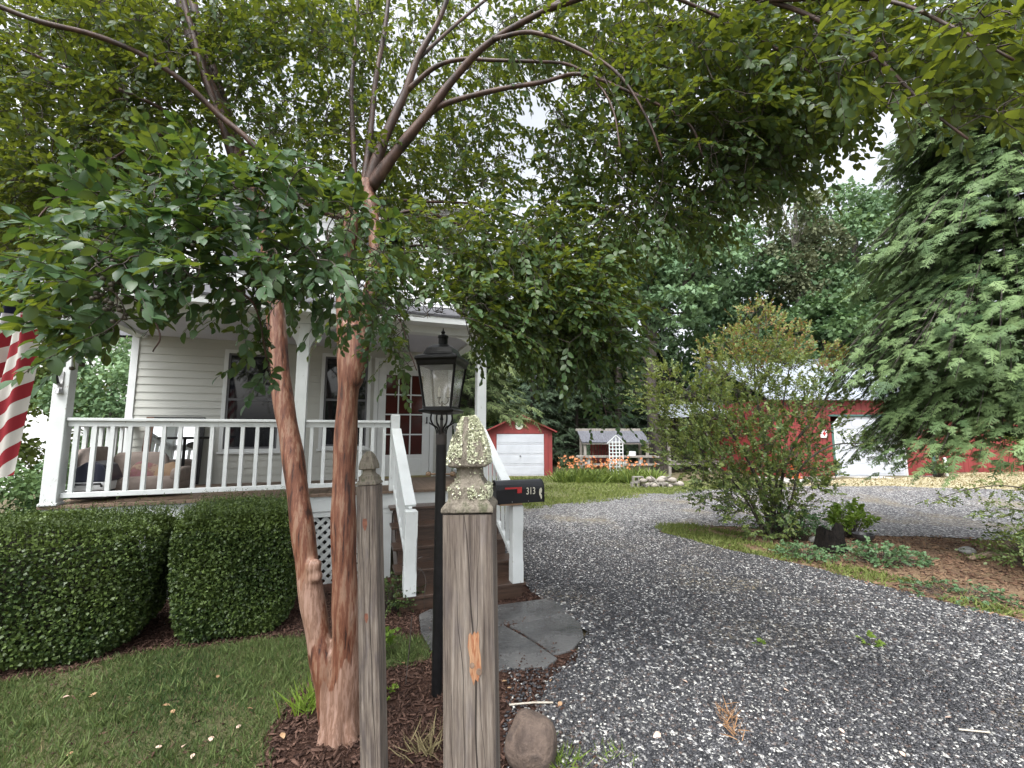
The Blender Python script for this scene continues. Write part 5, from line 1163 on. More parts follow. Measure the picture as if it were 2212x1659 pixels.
# distant woods, one mass
g = np.random.default_rng(99); n = 60000
xx = g.uniform(-45, 75, n); hh = 9.5+2.2*np.sin(xx*.23+1)+1.6*np.sin(xx*.61)+1.0*np.sin(xx*1.7); zz_ = g.random(n)**.8; yy = 38+g.normal(size=n)*1.3+2.5*np.sin(xx*.9+zz_*7)*np.sin(zz_*9+xx*.4)
pos = np.c_[xx, yy, T(xx, yy)+zz_*hh]; dd = rand_dirs(n); nn = norm(rand_dirs(n)*.8+np.array([0, -.5, .6]))
V, F = leaves_from(pos, dd, nn, .45+.35*g.random(n), 1.2, CARD_V, CARD_F)
tt_ = np.clip(.35+.3*np.sin(xx*.7)*np.sin(zz_*6+xx*.3)+g.normal(size=n)*.15, 0, 1)
o = link('distant_woods', mesh_np('distant_woods', V, F, np.repeat(tt_, 4)), leaf_dec2); o['kind'] = 'stuff'
mb = MB(); xs = np.arange(-45, 76, 3.)
for a_, b_ in zip(xs[:-1], xs[1:]): pillow(mb, ((a_+b_)/2, 41.5, 2.5), 2.2, .6, 4.4+1.0*math.sin(a_), n=6, m=6)
mb.build('undergrowth', M('woods_dark', (.012, .018, .010), (.028, .038, .018), .95, 1.5, bmp=.6), o)

# ================================================================== ISLAND SHRUB AND PLANTS
sx_, sy_ = 4.95, 8.45; sz_ = float(T(sx_, sy_))
shr = empty('crape_myrtle_shrub', (sx_, sy_, sz_), 'vase shaped young crape myrtle with reddish new tips on the island bed', 'shrub')
mb = MB(); LIMBS = []
def slimb(pts, r0, r1, n=8):
    c = spline([P(u, v, Y) for u, v, Y in pts], 6); mb.tube(c, np.linspace(r0, r1, len(c)), n); LIMBS.append(c)
slimb([(1672, 1165, 8.45), (1665, 1060, 8.45), (1650, 950, 8.5), (1630, 820, 8.5), (1640, 700, 8.5)], .038, .008)
slimb([(1665, 1160, 8.45), (1640, 1050, 8.4), (1590, 950, 8.3), (1530, 880, 8.2), (1460, 830, 8.1), (1400, 810, 8.0)], .036, .007)
slimb([(1678, 1165, 8.45), (1690, 1030, 8.4), (1715, 960, 8.3), (1760, 900, 8.2), (1800, 830, 8.2), (1830, 770, 8.2)], .036, .007)
slimb([(1660, 1165, 8.5), (1620, 1080, 8.6), (1570, 1000, 8.8), (1510, 930, 8.9), (1480, 870, 9.0)], .03, .007)
slimb([(1680, 1160, 8.4), (1710, 1080, 8.2), (1730, 1010, 8.0), (1790, 965, 7.8), (1850, 958, 7.7), (1885, 965, 7.7)], .026, .005)
slimb([(1670, 1165, 8.5), (1680, 1000, 8.7), (1695, 850, 8.8), (1720, 730, 8.8)], .03, .007)
slimb([(1655, 1160, 8.4), (1600, 1060, 8.1), (1540, 1000, 7.9), (1500, 1000, 7.8)], .024, .005)
slimb([(1668, 1165, 8.5), (1650, 1050, 8.9), (1600, 880, 9.0), (1560, 790, 9.0), (1530, 770, 9.0)], .028, .006)
mb.build('stems', bark_dark, shr, smooth=True)
SB = [(1640, 730, 70, 70, 8.5, .5, 95, .75), (1600, 860, 110, 80, 8.5, .6, 130, .4), (1700, 850, 80, 90, 8.5, .6, 100, .4), (1780, 880, 60, 60, 8.2, .4, 55, .35), (1800, 790, 35, 45, 8.2, .3, 26, .8), (1500, 880, 90, 60, 8.2, .5, 105, .45), (1425, 840, 60, 55, 8.0, .4, 70, .5), (1470, 960, 70, 50, 8.0, .4, 55, .4), (1560, 1060, 70, 45, 8.2, .4, 60, .2), (1600, 980, 120, 70, 8.2, .6, 110, .3), (1720, 1040, 80, 60, 8.2, .5, 70, .3), (1620, 790, 110, 60, 8.5, .5, 80, .5), (1650, 1110, 80, 50, 8.2, .4, 60, .25), (1560, 960, 100, 60, 8.3, .6, 95, .3), (1680, 960, 90, 70, 8.3, .6, 90, .25), (1520, 1000, 60, 40, 7.9, .4, 35, .3), (1640, 1060, 90, 60, 8.3, .4, 70, .2), (1750, 1010, 60, 50, 8.0, .4, 40, .25), (1850, 958, 40, 10, 7.7, .08, 9, .2), (1555, 775, 50, 40, 9., .3, 34, .75), (1720, 740, 35, 40, 8.8, .3, 26, .75), (1690, 1120, 50, 40, 8.3, .3, 34, .3), (1500, 930, 70, 50, 8.8, .4, 40, .5)]
Bs = []; tn = []
for (u, v, ru, rv, Y, sY, n, tt) in SB:
    for _ in range(int(n*2.0)):
        a = rng.random()*2*math.pi; r = rng.random()**.5; Bs.append(P(u+ru*r*math.cos(a), v+rv*r*math.sin(a), Y+sY*rng.uniform(-1, 1))); tn.append(tt)
Bs = np.array(Bs); tn = np.array(tn); paths, orig = grow(np.concatenate(LIMBS), Bs)
Dn = norm(norm(Bs-orig)*.6+norm(Bs-np.array([sx_, sy_, sz_+.3]))*.7+np.array([0, 0, .25])+rng.normal(size=Bs.shape)*.3)
bp, bd, bn, bl, tt, tw = sprays(Bs, Dn, norm(np.array([0, -.3, 1])+rng.normal(size=Bs.shape)*.4), .16+.14*rng.random(len(Bs)), 12, .066, .12, tintb=tn, tintv=.14)
V, F = leaves_from(bp, bd, bn, bl, 1.05, CARD_V*np.array([1, 1, 1]), CARD_F); tipk = (bp[:, 2] > P(0, 800, 8.4)[2]-.25*rng.random(len(bp))) & (np.repeat(tn[None], 12, 0).ravel() > .6) & (rng.random(len(bp)) < .40)
tipv = np.repeat(tipk, 4)
V1, F1 = leaves_from(bp[~tipk], bd[~tipk], bn[~tipk], bl[~tipk], 1.05, CARD_V, CARD_F); link('crown', mesh_np('crown', V1, F1, np.repeat(tt[~tipk], 4)), leaf_shrub, shr)
V1, F1 = leaves_from(bp[tipk], bd[tipk], bn[tipk], bl[tipk], .9, CARD_V, CARD_F); o = link('new_growth', mesh_np('new_growth', V1, F1, np.repeat(tt[tipk], 4)), leaf_tip, shr); o['label'] = 'reddish bronze young shoots at the top of the shrub'
Va, Fa = tubes_np(paths, .006, np.full(len(paths), .002), 4); Vb, Fb = tubes_np(tw, np.full(len(tw), .002), np.full(len(tw), .001), 3); V, F, _ = catmesh([(Va, Fa, np.zeros(len(Va))), (Vb, Fb, np.zeros(len(Vb)))]); link('twigs', mesh_np('twigs', V, F), twig_m, shr)

def plant(name, lab, c, rad, h, n, mat, leaf, seed, cat='plant', tint=.5, group=None, up=.5):
    """low leafy plant: stems from the base with leaf sprays"""
    g = np.random.default_rng(seed); z = float(T(c[0], c[1])); r = empty(name, (c[0], c[1], z), lab, cat, group, org=(0, 0, 0))
    a = g.random(n)*2*math.pi; q = g.random(n)**.6; B = np.stack([np.cos(a)*q*rad, np.sin(a)*q*rad, h*(.15+.6*g.random(n))*(1-.5*q**2)], 1)
    D = norm(np.stack([np.cos(a), np.sin(a), np.full(n, up)], 1)+g.normal(size=(n, 3))*.4)
    bp, bd, bn, bl, tt, tw = sprays(B, D, norm(np.array([0, 0, 1])+g.normal(size=(n, 3))*.3), h*.35+.05*g.random(n), 7, leaf, .3, tintb=tint, tintv=.2)
    V, F = leaves_from(bp, bd, bn, bl, 1.2, CARD_V, CARD_F); link('leaves', mesh_np('leaves', V, F, np.repeat(tt, 4)), mat, r)
    st = np.stack([np.stack([B[:, 0]*.4, B[:, 1]*.4, np.zeros(n)-.02], 1), B*np.array([.75, .75, .6]), B], 1); V, F = tubes_np(st, np.full(n, .004), np.full(n, .002), 4); link('stems', mesh_np('stems', V, F), twig_m, r); return r
gc = lambda u, v: G(u, v)[:2]
plant('ground_cover_plant', 'blue green leafy weed clump at the foot of the island shrub', gc(1718, 1165), .42, .75, 150, leaf_ground, .065, 1, up=1.)
plant('ground_cover_plant', 'low blue green weed patch on the island nearest the gravel', gc(1905, 1215), .48, .34, 170, leaf_ground, .055, 2, up=.6)
plant('ground_cover_plant', 'low pale green weed patch in front of the charred stump', gc(1740, 1205), .40, .26, 130, leaf_ground, .05, 3, tint=.75, up=.5)
plant('ground_cover_plant', 'taller light green sapling beside the charred stump', gc(1838, 1160), .22, .80, 120, leaf_lime, .085, 4, tint=.3, up=1.6)
plant('ground_cover_plant', 'grey green creeping weeds along the right end of the island edge', gc(2080, 1285), .55, .12, 110, leaf_ground, .04, 5, tint=.6, up=.3)
plant('ivy_plant', 'dark ivy clump at the foot of the left stair post', gc(850, 1315), .24, .36, 170, leaf_hedge, .035, 6, tint=.25, up=.8)
plant('ivy_plant', 'small light green vine climbing behind the second fence post', gc(826, 1420), .06, .30, 20, leaf_lime, .055, 7, tint=.2, up=1.5)
plant('weed', 'small pale weed in the mulch by the second fence post', gc(832, 1505), .05, .10, 10, leaf_lime, .04, 8, up=1.)
plant('weed', 'bright green weed beside the near fence post', (.06, 1.62), .05, .22, 9, leaf_lime, .085, 9, up=1.)
plant('weed', 'tiny green seedling alone in the middle of the gravel', gc(1885, 1395), .05, .10, 9, leaf_lime, .04, 10, up=1.)
plant('weed', 'tiny yellowish seedling in the gravel near the slab', gc(1640, 1395), .03, .05, 6, leaf_lime, .03, 11, up=1.)
def tuft(lab, c, n, h, mat, seed, name='grass_tuft', lean=.6, wid=.5):
    z = float(T(c[0], c[1])); p = np.random.default_rng(seed).normal(size=(n, 2))*.05+np.array(c)
    V, F, t = blades(p, h*.5, h, .6, lean=lean, wid=wid); o = link(name, mesh_np(name, V-[c[0], c[1], z], F, t), mat, None, (c[0], c[1], z)); tag(o, lab, 'grass')
tuft('light green grass tuft beside the left side of the tree base', gc(665, 1535), 60, .24, leaf_lime, 1)
tuft('straw coloured grass tuft in the red mulch between the fence posts', gc(915, 1625), 70, .16, drygrass_m, 2)
tuft('fresh green grass tuft right of the round rock', gc(1215, 1655), 130, .12, leaf_lime, 3, lean=1.)
tuft('sparse grass tuft at the gravel edge below the rock', gc(1330, 1640), 40, .10, leaf_lime, 4, lean=1.)
tuft('grass tuft between the lamp pole and the second fence post', gc(880, 1425), 150, .14, grass_m, 5, lean=.8)
# charred stump, black pot, stones, driftwood
charm = M('charred_wood', (.004, .004, .004), (.016, .013, .011), .9, 9, (4, 4, 1), .8, bd=.03, spec=.12)
b = G(1797, 1190); Yb = b[1]
mb = MB(); n = 12; prof = []
for z, q in ((-.05, .24), (.05, .23), (.18, .20), (.3, .19)): prof.append((q, z))
ang = np.arange(n)*2*math.pi/n; V = []
for k, (q, z) in enumerate(prof):
    for j, a in enumerate(ang): rr = q*(1+.16*math.sin(3*a+1)+.08*math.sin(7*a)); V.append((b[0]+rr*math.cos(a), b[1]+rr*math.sin(a), b[2]+z+(.13*math.sin(2*a+1)+.06*math.sin(5*a) if k == 3 else 0)))
V += [(b[0], b[1], b[2]+.12)]
F = [(i*n+j, i*n+(j+1) % n, (i+1)*n+(j+1) % n, (i+1)*n+j) for i in range(3) for j in range(n)]+[(3*n+j, 3*n+(j+1) % n, 4*n) for j in range(n)]
mb.add(V, F); tag(mb.build('stump', charm, None, loc=b), 'black charred tree stump on the island beside the shrub', 'stump')
b = G(1866, 1172); mb = MB(); mb.lathe([(.07, .02), (.10, .03), (.15, .10), (.165, .15), (.155, .155), (.13, .11), (.05, .07)], 20, c=b); tag(mb.build('planter_bowl', M('black_plastic', (1, 1, 1)), None, loc=b, smooth=False), 'shallow black planter bowl at the right of the charred stump', 'planter')
for i, (u, v, s, lb) in enumerate(((1690, 1165, .10, 'dark stone under the island shrub'), (1765, 1172, .13, 'grey flat stone just left of the charred stump'), (2090, 1195, .12, 'tan stone beside the driftwood at the right edge'))):
    b = G(u, v); mb = MB(); rockmesh(mb, b+[0, 0, s*.3], s, s*.8, s*.55, 60+i); tag(mb.build('stone', (rockm, M('grey_stone', (.22, .22, .21), (.34, .34, .32), .85, 8, bmp=.6))[min(1, i)], None, loc=b, smooth=True), lb, 'stone')
drift = M('driftwood', (.36, .27, .20), (.22, .15, .10), .85, 8, (1, 6, 6), .6)
for i, (pts, r, lb) in enumerate((([(2200, 1212), (2150, 1205), (2095, 1212)], .045, 'long pale driftwood branch at the right edge of the island'), ([(2240, 1225), (2205, 1195), (2178, 1200)], .09, 'thick reddish driftwood chunk at the right edge'))):
    c = [G(*p)+np.array([0, 0, r]) for p in pts]; mb = MB(); cc = spline(c, 6); mb.tube(cc, r*(1+.2*np.sin(np.arange(len(cc)))), 9); tag(mb.build('driftwood', drift, None, loc=G(*pts[1]), smooth=True), lb, 'driftwood')
b = (at(2235, 6.2), 6.2); plant('low_juniper', 'dark low juniper branch reaching in from the right edge', (b[0]+.15, b[1]), .75, .95, 260, leaf_shrub, .06, 20, 'shrub', .2, up=.15)
# twiggy branch of a plant beyond the right edge
jb = np.array([at(2330, 5.6), 5.6, 0]); jb[2] = float(T(jb[0], jb[1])); jr = empty('right_edge_shrub', jb, 'sparse leafy shrub branch arching in over the gravel at the right edge', 'shrub')
mb = MB(); LIMBS = []
for pts in ([(2330, 1190, 5.6), (2260, 1080, 5.6), (2180, 1050, 5.5), (2090, 1058, 5.5), (2015, 1082, 5.5)], [(2330, 1190, 5.6), (2250, 1120, 5.5), (2190, 1100, 5.4), (2120, 1105, 5.4)], [(2330, 1190, 5.6), (2260, 1160, 5.5), (2190, 1160, 5.4)], [(2330, 1190, 5.6), (2250, 1010, 5.7), (2200, 960, 5.8)]):
    c = spline([P(*p) for p in pts], 6); mb.tube(c, np.linspace(.012, .003, len(c)), 6); LIMBS.append(c)
mb.build('stems', bark_dark, jr, smooth=True)
Bs = np.concatenate([c[5:][rng.integers(0, len(c)-5, 70)] for c in LIMBS])+rng.normal(size=(280, 3))*.05; Dn = norm(rng.normal(size=(280, 3))+np.array([-.6, 0, .2]))
bp, bd, bn, bl, tt, tw = sprays(Bs, Dn, norm(np.array([0, 0, 1])+rng.normal(size=(280, 3))*.4), .08+.08*rng.random(280), 8, .04, .1, tintb=.25, tintv=.15)
V, F = leaves_from(bp, bd, bn, bl, 1.05, CARD_V, CARD_F); link('leaves', mesh_np('leaves', V, F, np.repeat(tt, 4)), leaf_shrub, jr)
# leaves lying about
def litter(lab, uvs, mats, name='fallen_leaf', cat='fallen leaf', L=.04, z=.02, group='fallen leaves on the lawn'):
    me = None
    for i, (u, v) in enumerate(uvs):
        b = G(u, v)
        if me is None: me = mesh_np(name, LEAF_V*np.array([1.3, 1, 1])*L+np.array([0, -L/2, 0]), LEAF_F); o = link(name, me, mats)
        else: o = bpy.data.objects.new(name, me); COL.objects.link(o)
        o.location = (b[0], b[1], b[2]+z+.01); o.rotation_euler = (rng.normal()*.25, rng.normal()*.25, rng.random()*6.28); s_ = .7+.6*rng.random(); o.scale = (s_, s_, s_); tag(o, lab[i] if isinstance(lab, list) else lab, cat, group)
pink = M('pale_pink_leaf', (.62, .46, .38), (.52, .36, .28), .6, 20)
tanl = M('tan_leaf', (.42, .27, .15), (.30, .17, .09), .7, 20)
litter('pale pinkish fallen leaf lying on the lawn', [(415, 1645), (397, 1622), (342, 1625), (455, 1607), (240, 1405), (30, 1580), (515, 1580), (140, 1515)], pink)
litter('brown fallen leaf lying on the lawn', [(65, 1557), (360, 1533), (372, 1547), (200, 1510), (470, 1470), (540, 1540), (150, 1640), (610, 1600)], tanl)
litter('tan fallen leaf lying on the mulch near the flagstones', [(1090, 1480), (1190, 1478), (1100, 1495), (1210, 1530), (900, 1490), (870, 1440)], tanl, group='fallen leaves on the mulch')
litter('dry pale leaf lying on the gravel drive', [(1820, 1590), (1580, 1555), (2050, 1560), (1420, 1600), (1700, 1500), (1950, 1640), (1480, 1480), (1520, 1240)], pink, group='fallen leaves on the gravel', L=.045)
# pine straw clump on the gravel
p = np.concatenate([np.array(G(1560+22*t+rng.normal()*8, 1535+45*t+rng.normal()*6)[:2])[None] for t in np.linspace(.1, 1.6, 80)]); V, F, t = blades(p, .05, .11, .8, off=.03, lean=2.2, wid=.5); b = np.array(G(1580, 1560)); o = link('pine_straw_clump', mesh_np('pine_straw_clump', V-b, F, t), M('orange_straw', (.34, .19, .09), (.26, .14, .065), .8), None, b); tag(o, 'orange tan clump of pine straw on the near gravel', 'straw')
b = G(1150, 1530); mb = MB(); mb.tube([G(1100, 1533)+[0, 0, .03], b+[0, 0, .035], G(1195, 1528)+[0, 0, .03]], .006, 6); tag(mb.build('stick', M('pale_stick', (.5, .45, .38), (.4, .35, .28), .7), None, loc=b), 'thin pale stick lying on the mulch behind the round rock', 'stick')
b = G(2105, 1592); mb = MB(); mb.tube([G(2072, 1587)+[0, 0, .03], G(2140, 1596)+[0, 0, .035]], .005, 6); tag(mb.build('stick', M('pale_stick', (1, 1, 1)), None, loc=b), 'thin pale straight stick on the gravel at the lower right', 'stick')

# ================================================================== OUTBUILDINGS
def panels(mb, x0, x1, z0, z1, y, nx, nz, fr=.0):
    """raised panel garage door face, front at y (towards -y)"""
    hz = (z1-z0)/nz; wx = (x1-x0)/nx
    for k in range(nz):
        mb.box(x0, x1, y, y+.04, z0+k*hz+.004, z0+(k+1)*hz-.004)
        for i in range(nx): mb.box(x0+i*wx+.07*wx, x0+(i+1)*wx-.07*wx, y-.012, y, z0+k*hz+.16*hz, z0+(k+1)*hz-.16*hz)
# small red shed
Ys = 22.2; sxc = (P(1124, 1027, Ys)[0]); szg = float(T(sxc, Ys))-.02; kx = Ys/FOC*1.0
shed = empty('red_shed', (sxc, Ys, szg), 'small red gabled shed with white overhead door beside the mailbox', 'shed', org=(0, 0, 0), rz=R(2))
hw, he, hp = 1.62, 2.25, 3.02
def boards(mb, x0, x1, z0, z1f, y, ops=(), w=.2, face=-1):
    x = x0
    while x < x1-1e-4:
        xe = min(x1, x+w); za, zb = z1f(x), z1f(xe)
        seg = [(z0, None)]
        for (a, b, c, d) in ops:
            if a-1e-3 <= (x+xe)/2 <= b+1e-3: seg = [(d, None)]
        for (lo, _) in seg: mb.add([(x+.006, y, lo), (xe-.006, y, lo), (xe-.006, y, zb), (x+.006, y, za), (x+.006, y+.02, lo), (xe-.006, y+.02, lo), (xe-.006, y+.02, zb), (x+.006, y+.02, za)], [(0, 1, 2, 3), (5, 4, 7, 6), (0, 3, 7, 4), (1, 5, 6, 2), (3, 2, 6, 7), (0, 4, 5, 1)])
        x = xe
gab = lambda x: he+(hp-he)*(1-abs(x)/hw)
mb = MB(); boards(mb, -hw, -1.22, 0, gab, -.02); boards(mb, 1.22, hw, 0, gab, -.02); boards(mb, -1.22, 1.22, 2.10, gab, -.02)
mb.box(-hw, -hw+.03, .0, 4, 0, he); mb.box(hw-.03, hw, 0, 4, 0, he); mb.box(-hw+.03, hw-.03, 3.97, 4, 0, he)
mb.prism([(-hw, he), (hw, he), (0, hp)], .03, XZ, (0, 4, 0)); mb.prism([(-hw+.03, 0), (hw-.03, 0), (hw-.03, he), (0, hp-.03), (-hw+.03, he)], .008, XZ, (0, .02, 0)); mb.build('wall', redsiding, shed)
mb = MB(); ov = .28; sl = (hp-he)/hw
for sg in (-1, 1): mb.add([(0, -ov, hp), (sg*(hw+.22), -ov, he-.22*sl), (sg*(hw+.22), 4.2, he-.22*sl), (0, 4.2, hp), (0, -ov, hp+.07), (sg*(hw+.22), -ov, he-.22*sl+.07), (sg*(hw+.22), 4.2, he-.22*sl+.07), (0, 4.2, hp+.07)], [(0, 1, 2, 3), (4, 7, 6, 5), (0, 4, 5, 1), (1, 5, 6, 2), (2, 6, 7, 3)])
mb.build('roof', redtrim, shed)
mb = MB(); panels(mb, -1.19, 1.19, .0, 2.08, .0, 4, 4); gd = mb.build('overhead_door', whitedoor, shed)
mb = MB(); mb.box(-.035, .035, -.05, -.012, .96, 1.0); mb.build('handle', blackmetal, gd)
mb = MB(); mb.lathe([(.20, 0), (.20, .03), (.185, .035)], 24); V = mb.v[-1]; mb.v[-1] = V@XZ.T+np.array([-.06, -.022, 2.50]); gv = mb.build('gable_medallion', M('medallion_white', (.62, .60, .54), (.5, .5, .44), .5), shed)
mb = MB()
for k in range(5): a = k*2*math.pi/5+.3; mb.prism([(.0, .0), (.05, .045), (.10, .02), (.12, -.02), (.06, -.03)], .012, XZ@rotz(a), (-.06, -.055, 2.50))
mb.build('dark_leaves', M('medallion_green', (.03, .05, .03), (.05, .08, .05), .6), gv)
# big red garage on the right
Yg = 18.3; gx0 = P(1805, 1024, Yg)[0]; gx1 = P(1962, 1024, Yg)[0]; gzg = float(T((gx0+gx1)/2, Yg-.3))
gar = empty('red_garage', ((gx0+gx1)/2, Yg, gzg), 'big red metal garage with white overhead door and green trim', 'garage', org=(0, 0, 0), rz=R(3))
gw = (gx1-gx0)/2; L0, L1 = -4.1, gw+1.25; dz = 2.42; ez = 3.15
mb = MB(); f = lambda x: ez
boards(mb, L0, -gw-.12, -.1, f, -.03, w=.23); boards(mb, gw+.03, L1, -.1, f, -.03, w=.23); boards(mb, -gw-.12, gw+.03, dz+.1, f, -.03, w=.23)
mb.box(L0, L0+.05, 0, 9, -.1, ez); mb.box(L1-.05, L1, 0, 9, -.1, ez); mb.box(L0, L1, 8.95, 9, -.1, ez)
boards(mb, L1+.02, L1+7.5, -.1, lambda x: 2.6, 1.5, w=.23); mb.build('wall', redsiding, gar)
mb = MB(); mb.box(-gw-.12, -gw-.005, -.05, .03, -.05, dz-.3); mb.box(L1-.12, L1+.03, -.06, 0, -.1, ez-.2); mb.box(-gw-.2, gw+.1, -.045, -.031, dz+.02, dz+.1); mb.build('corner_trim', greentrim, gar)
mb = MB(); cx_ = .32; mb.prism([(-gw+.02, 0), (gw-.02, 0), (gw-.02, dz-cx_), (gw-cx_, dz), (-gw+cx_, dz), (-gw+.02, dz-cx_)], .03, XZ, (0, .06, 0))
hz = dz/5
for k in range(5):
    for i in range(4):
        w0 = -gw+.06+(2*gw-.12)*i/4; w1 = w0+(2*gw-.12)/4
        if k == 4 and i in (0, 3): continue
        mb.box(w0+.05, w1-.05, .018, .031, hz*k+.08, hz*(k+1)-.08)
gd = mb.build('overhead_door', whitedoor, gar)
mb = MB()
for k in range(1, 5): mb.box(-gw+.03, gw-.03, .0275, .0305, hz*k-.008, hz*k+.008)
mb.build('panel_joints', M('joint_grey', (.3, .31, .33), (.25, .26, .28), .6), gd)
mb = MB(); mb.box(.1, .18, -.01, .03, 1.62, 1.66); mb.build('handle', blackmetal, gd)
mb = MB(); mb.box(gw-.03, gw+.03, -.055, .03, 0, dz+.02); mb.build('door_trim', white, gar)
mb = MB(); mb.box(-gw-.03, -gw+.03, -.055, .03, 0, dz-cx_+.001); mb.add([(-gw-.03, -.055, dz-cx_), (-gw+.05, -.055, dz-cx_-.02), (-gw+cx_+.02, -.055, dz), (-gw+cx_, -.055, dz+.06), (-gw-.03, .03, dz-cx_), (-gw+cx_, .03, dz+.06)], [(0, 1, 2, 3), (0, 3, 5, 4)]); mb.build('door_trim', white, gar)
mb = MB(); rz_ = 5.6
mb.add([(L0-.3, -.35, ez-.05), (L1+.3, -.35, ez-.05), (L1+.3, 4.5, rz_), (L0-.3, 4.5, rz_-.2), (L0-.3, 9.3, ez), (L1+.3, 9.3, ez)]+[(L0-.3, -.35, ez+.05), (L1+.3, -.35, ez+.05), (L1+.3, 4.5, rz_+.1), (L0-.3, 4.5, rz_-.1), (L0-.3, 9.3, ez+.1), (L1+.3, 9.3, ez+.1)], [(6, 7, 8, 9), (9, 8, 11, 10), (0, 3, 2, 1), (3, 4, 5, 2), (0, 1, 7, 6), (1, 2, 8, 7), (2, 5, 11, 8), (4, 3, 9, 10), (3, 0, 6, 9)])
n_r = int((L1-L0+.6)/.3)
for i in range(n_r): x = L0-.25+.3*i; mb.add([(x-.015, -.36, ez+.052), (x+.015, -.36, ez+.052), (x+.015, 4.5, rz_+.0), (x-.015, 4.5, rz_+.0), (x, -.36, ez+.085), (x, 4.5, rz_+.04)], [(0, 4, 5, 3), (4, 1, 2, 5), (0, 1, 4)])
mb.add([(L1+.32, 1.2, 2.58), (L1+7.8, 1.2, 2.58), (L1+7.8, 6, 4.2), (L1+.32, 6, 4.2)], [(0, 1, 2, 3)]); mb.build('roof', metalroof, gar)
mb = MB(); mb.box(-gw-.62, -gw-.36, -.10, -.031, 1.55, 1.88); wb = mb.build('wall_lamp_box', white, gar, bevel=.02)
mb = MB(); mb.box(-gw-.56, -gw-.42, -.112, -.1005, 1.70, 1.76); mb.box(-gw-.515, -gw-.465, -.113, -.1008, 1.64, 1.82); mb.build('red_marking', flagred, wb)
mb = MB(); mb.box(-5, gw+1.2, -1.9, -.06, -.25, -.012); o = mb.build('concrete_apron', concrete, None, loc=(0, 0, 0)); o.location = gar.location; o.rotation_euler = gar.rotation_euler; o['kind'] = 'structure'
b = P(2045, 1020, 18.0); b[2] = float(T(b[0], b[1])); mb = MB(); mb.tube([b-[0, 0, .1], b+[0, 0, .55]], .05, 10); mb.tube([b+[0, 0, .55], b+[-.03, 0, .75]], [.06, .05], 10); tag(mb.build('vent_pipe', white, None, loc=b), 'short white vent pipe standing before the right garage wall', 'pipe')
plant('small_pine', 'small bushy evergreen seedling before the garage corner', (at(2012, 17.6), 17.6), .32, .85, 150, leaf_con, .09, 31, 'shrub', .5, up=1.4)
b = P(1716, 1024, 17.5); b[2] = float(T(b[0], b[1])); cone = empty('traffic_cone', b, 'orange traffic cone partly hidden behind the island shrub', 'cone', org=(0, 0, 0))
om = M('cone_orange', (.48, .10, .02), (.40, .08, .016), .5)
mb = MB(); mb.box(-.24, .24, -.24, .24, 0, .05); mb.build('base', om, cone, bevel=.02)
mb = MB(); mb.lathe([(.20, .05), (.04, .72), (.03, .72)], 18); mb.build('cone_body', om, cone)
# lean-to behind the shrub
b = np.array([P(1545, 1030, 21.0)[0], 21.0, 0]); b[2] = float(T(b[0], b[1])); lt = empty('lean_to', b, 'grey roofed open lean-to with white posts behind the island shrub', 'carport', org=(0, 0, 0))
mb = MB(); mb.add([(-2.2, 0, 2.6), (2.0, 0, 2.9), (2.0, 3, 3.6), (-2.2, 3, 3.3)]+[(-2.2, 0, 2.68), (2.0, 0, 2.98), (2.0, 3, 3.68), (-2.2, 3, 3.38)], [(0, 3, 2, 1), (4, 5, 6, 7), (0, 1, 5, 4), (1, 2, 6, 5), (3, 0, 4, 7)]); mb.build('roof', metalroof, lt)
for x in (-2.1, -.2, 1.9): mb = MB(); mb.box(x-.06, x+.06, .05, .17, -.1, 2.62+.07*(x+2.2)); mb.build('support_post', greywood, lt)
mb = MB(); mb.box(-2.2, 2.0, 2.9, 3, -.1, 3.28); mb.build('back_wall', M('shaded_boards', (.05, .045, .04), (.03, .027, .024), .9, 4), lt)  # boards coloured dark to stand for the shaded interior
mb = MB(); mb.box(-2.0, 1.8, 1.2, 2.0, .3, .5); mb.box(-1.8, -1.7, 1.3, 1.9, -.1, .3); mb.box(1.5, 1.6, 1.3, 1.9, -.1, .3); mb.build('bench', greywood, lt)
# open shelter with corrugated roof
Yh = 21.0; xa = P(1262, 960, Yh)[0]; xb = P(1399, 960, Yh)[0]; zt = P(0, 955, Yh)[2]; zr_ = P(0, 930, Yh+1.3)[2]; b = np.array([(xa+xb)/2, Yh, float(T((xa+xb)/2, Yh))]); wl = (xb-xa)/2
sh = empty('open_shelter', b, 'open grey wooden shelter with corrugated roof behind the orange lilies', 'shelter', org=(0, 0, 0)); za, zb = zt-b[2], zr_-b[2]
mb = MB(); nn_ = 60; V = []
for i in range(nn_+1): x = -wl-.12+(2*wl+.24)*i/nn_; o_ = .014*math.sin(i*math.pi/1.5); V += [(x, -.15, za+o_), (x, 1.35, zb+o_)]
mb.add(V, [(2*i, 2*i+2, 2*i+3, 2*i+1) for i in range(nn_)]); mb.add([(x, y, z-.03) for x, y, z in V[:2]+V[-2:]], [(0, 1, 3, 2)]); mb.build('roof', corrug, sh)
mb = MB(); mb.box(-wl-.2, wl+.05, 1.3, 1.4, zb-.02, zb+.10); mb.box(-wl-.1, wl+.1, -.12, -.06, za-.10, za-.03); mb.build('roof_beam', greywood, sh)
for x, y in ((-wl+.03, 0), (wl-.03, 0), (-wl+.03, 1.2), (wl-.03, 1.2)): mb = MB(); mb.box(x-.06, x+.06, y-.06, y+.06, -.1, (za if y == 0 else zb)-.10); mb.build('support_post', greywood, sh)
for z in (P(0, 986, Yh)[2]-b[2], P(0, 1003, Yh)[2]-b[2], ): mb = MB(); mb.box(-wl-.35, wl+.45, -.25, .35, z-.04, z+.04); mb.build('shelf', greywood, sh)
mb = MB()
for i in range(9): mb.box(-wl+.5+i*.14, -wl+.61+i*.14, 1.15, 1.18, .3, zb-.3)
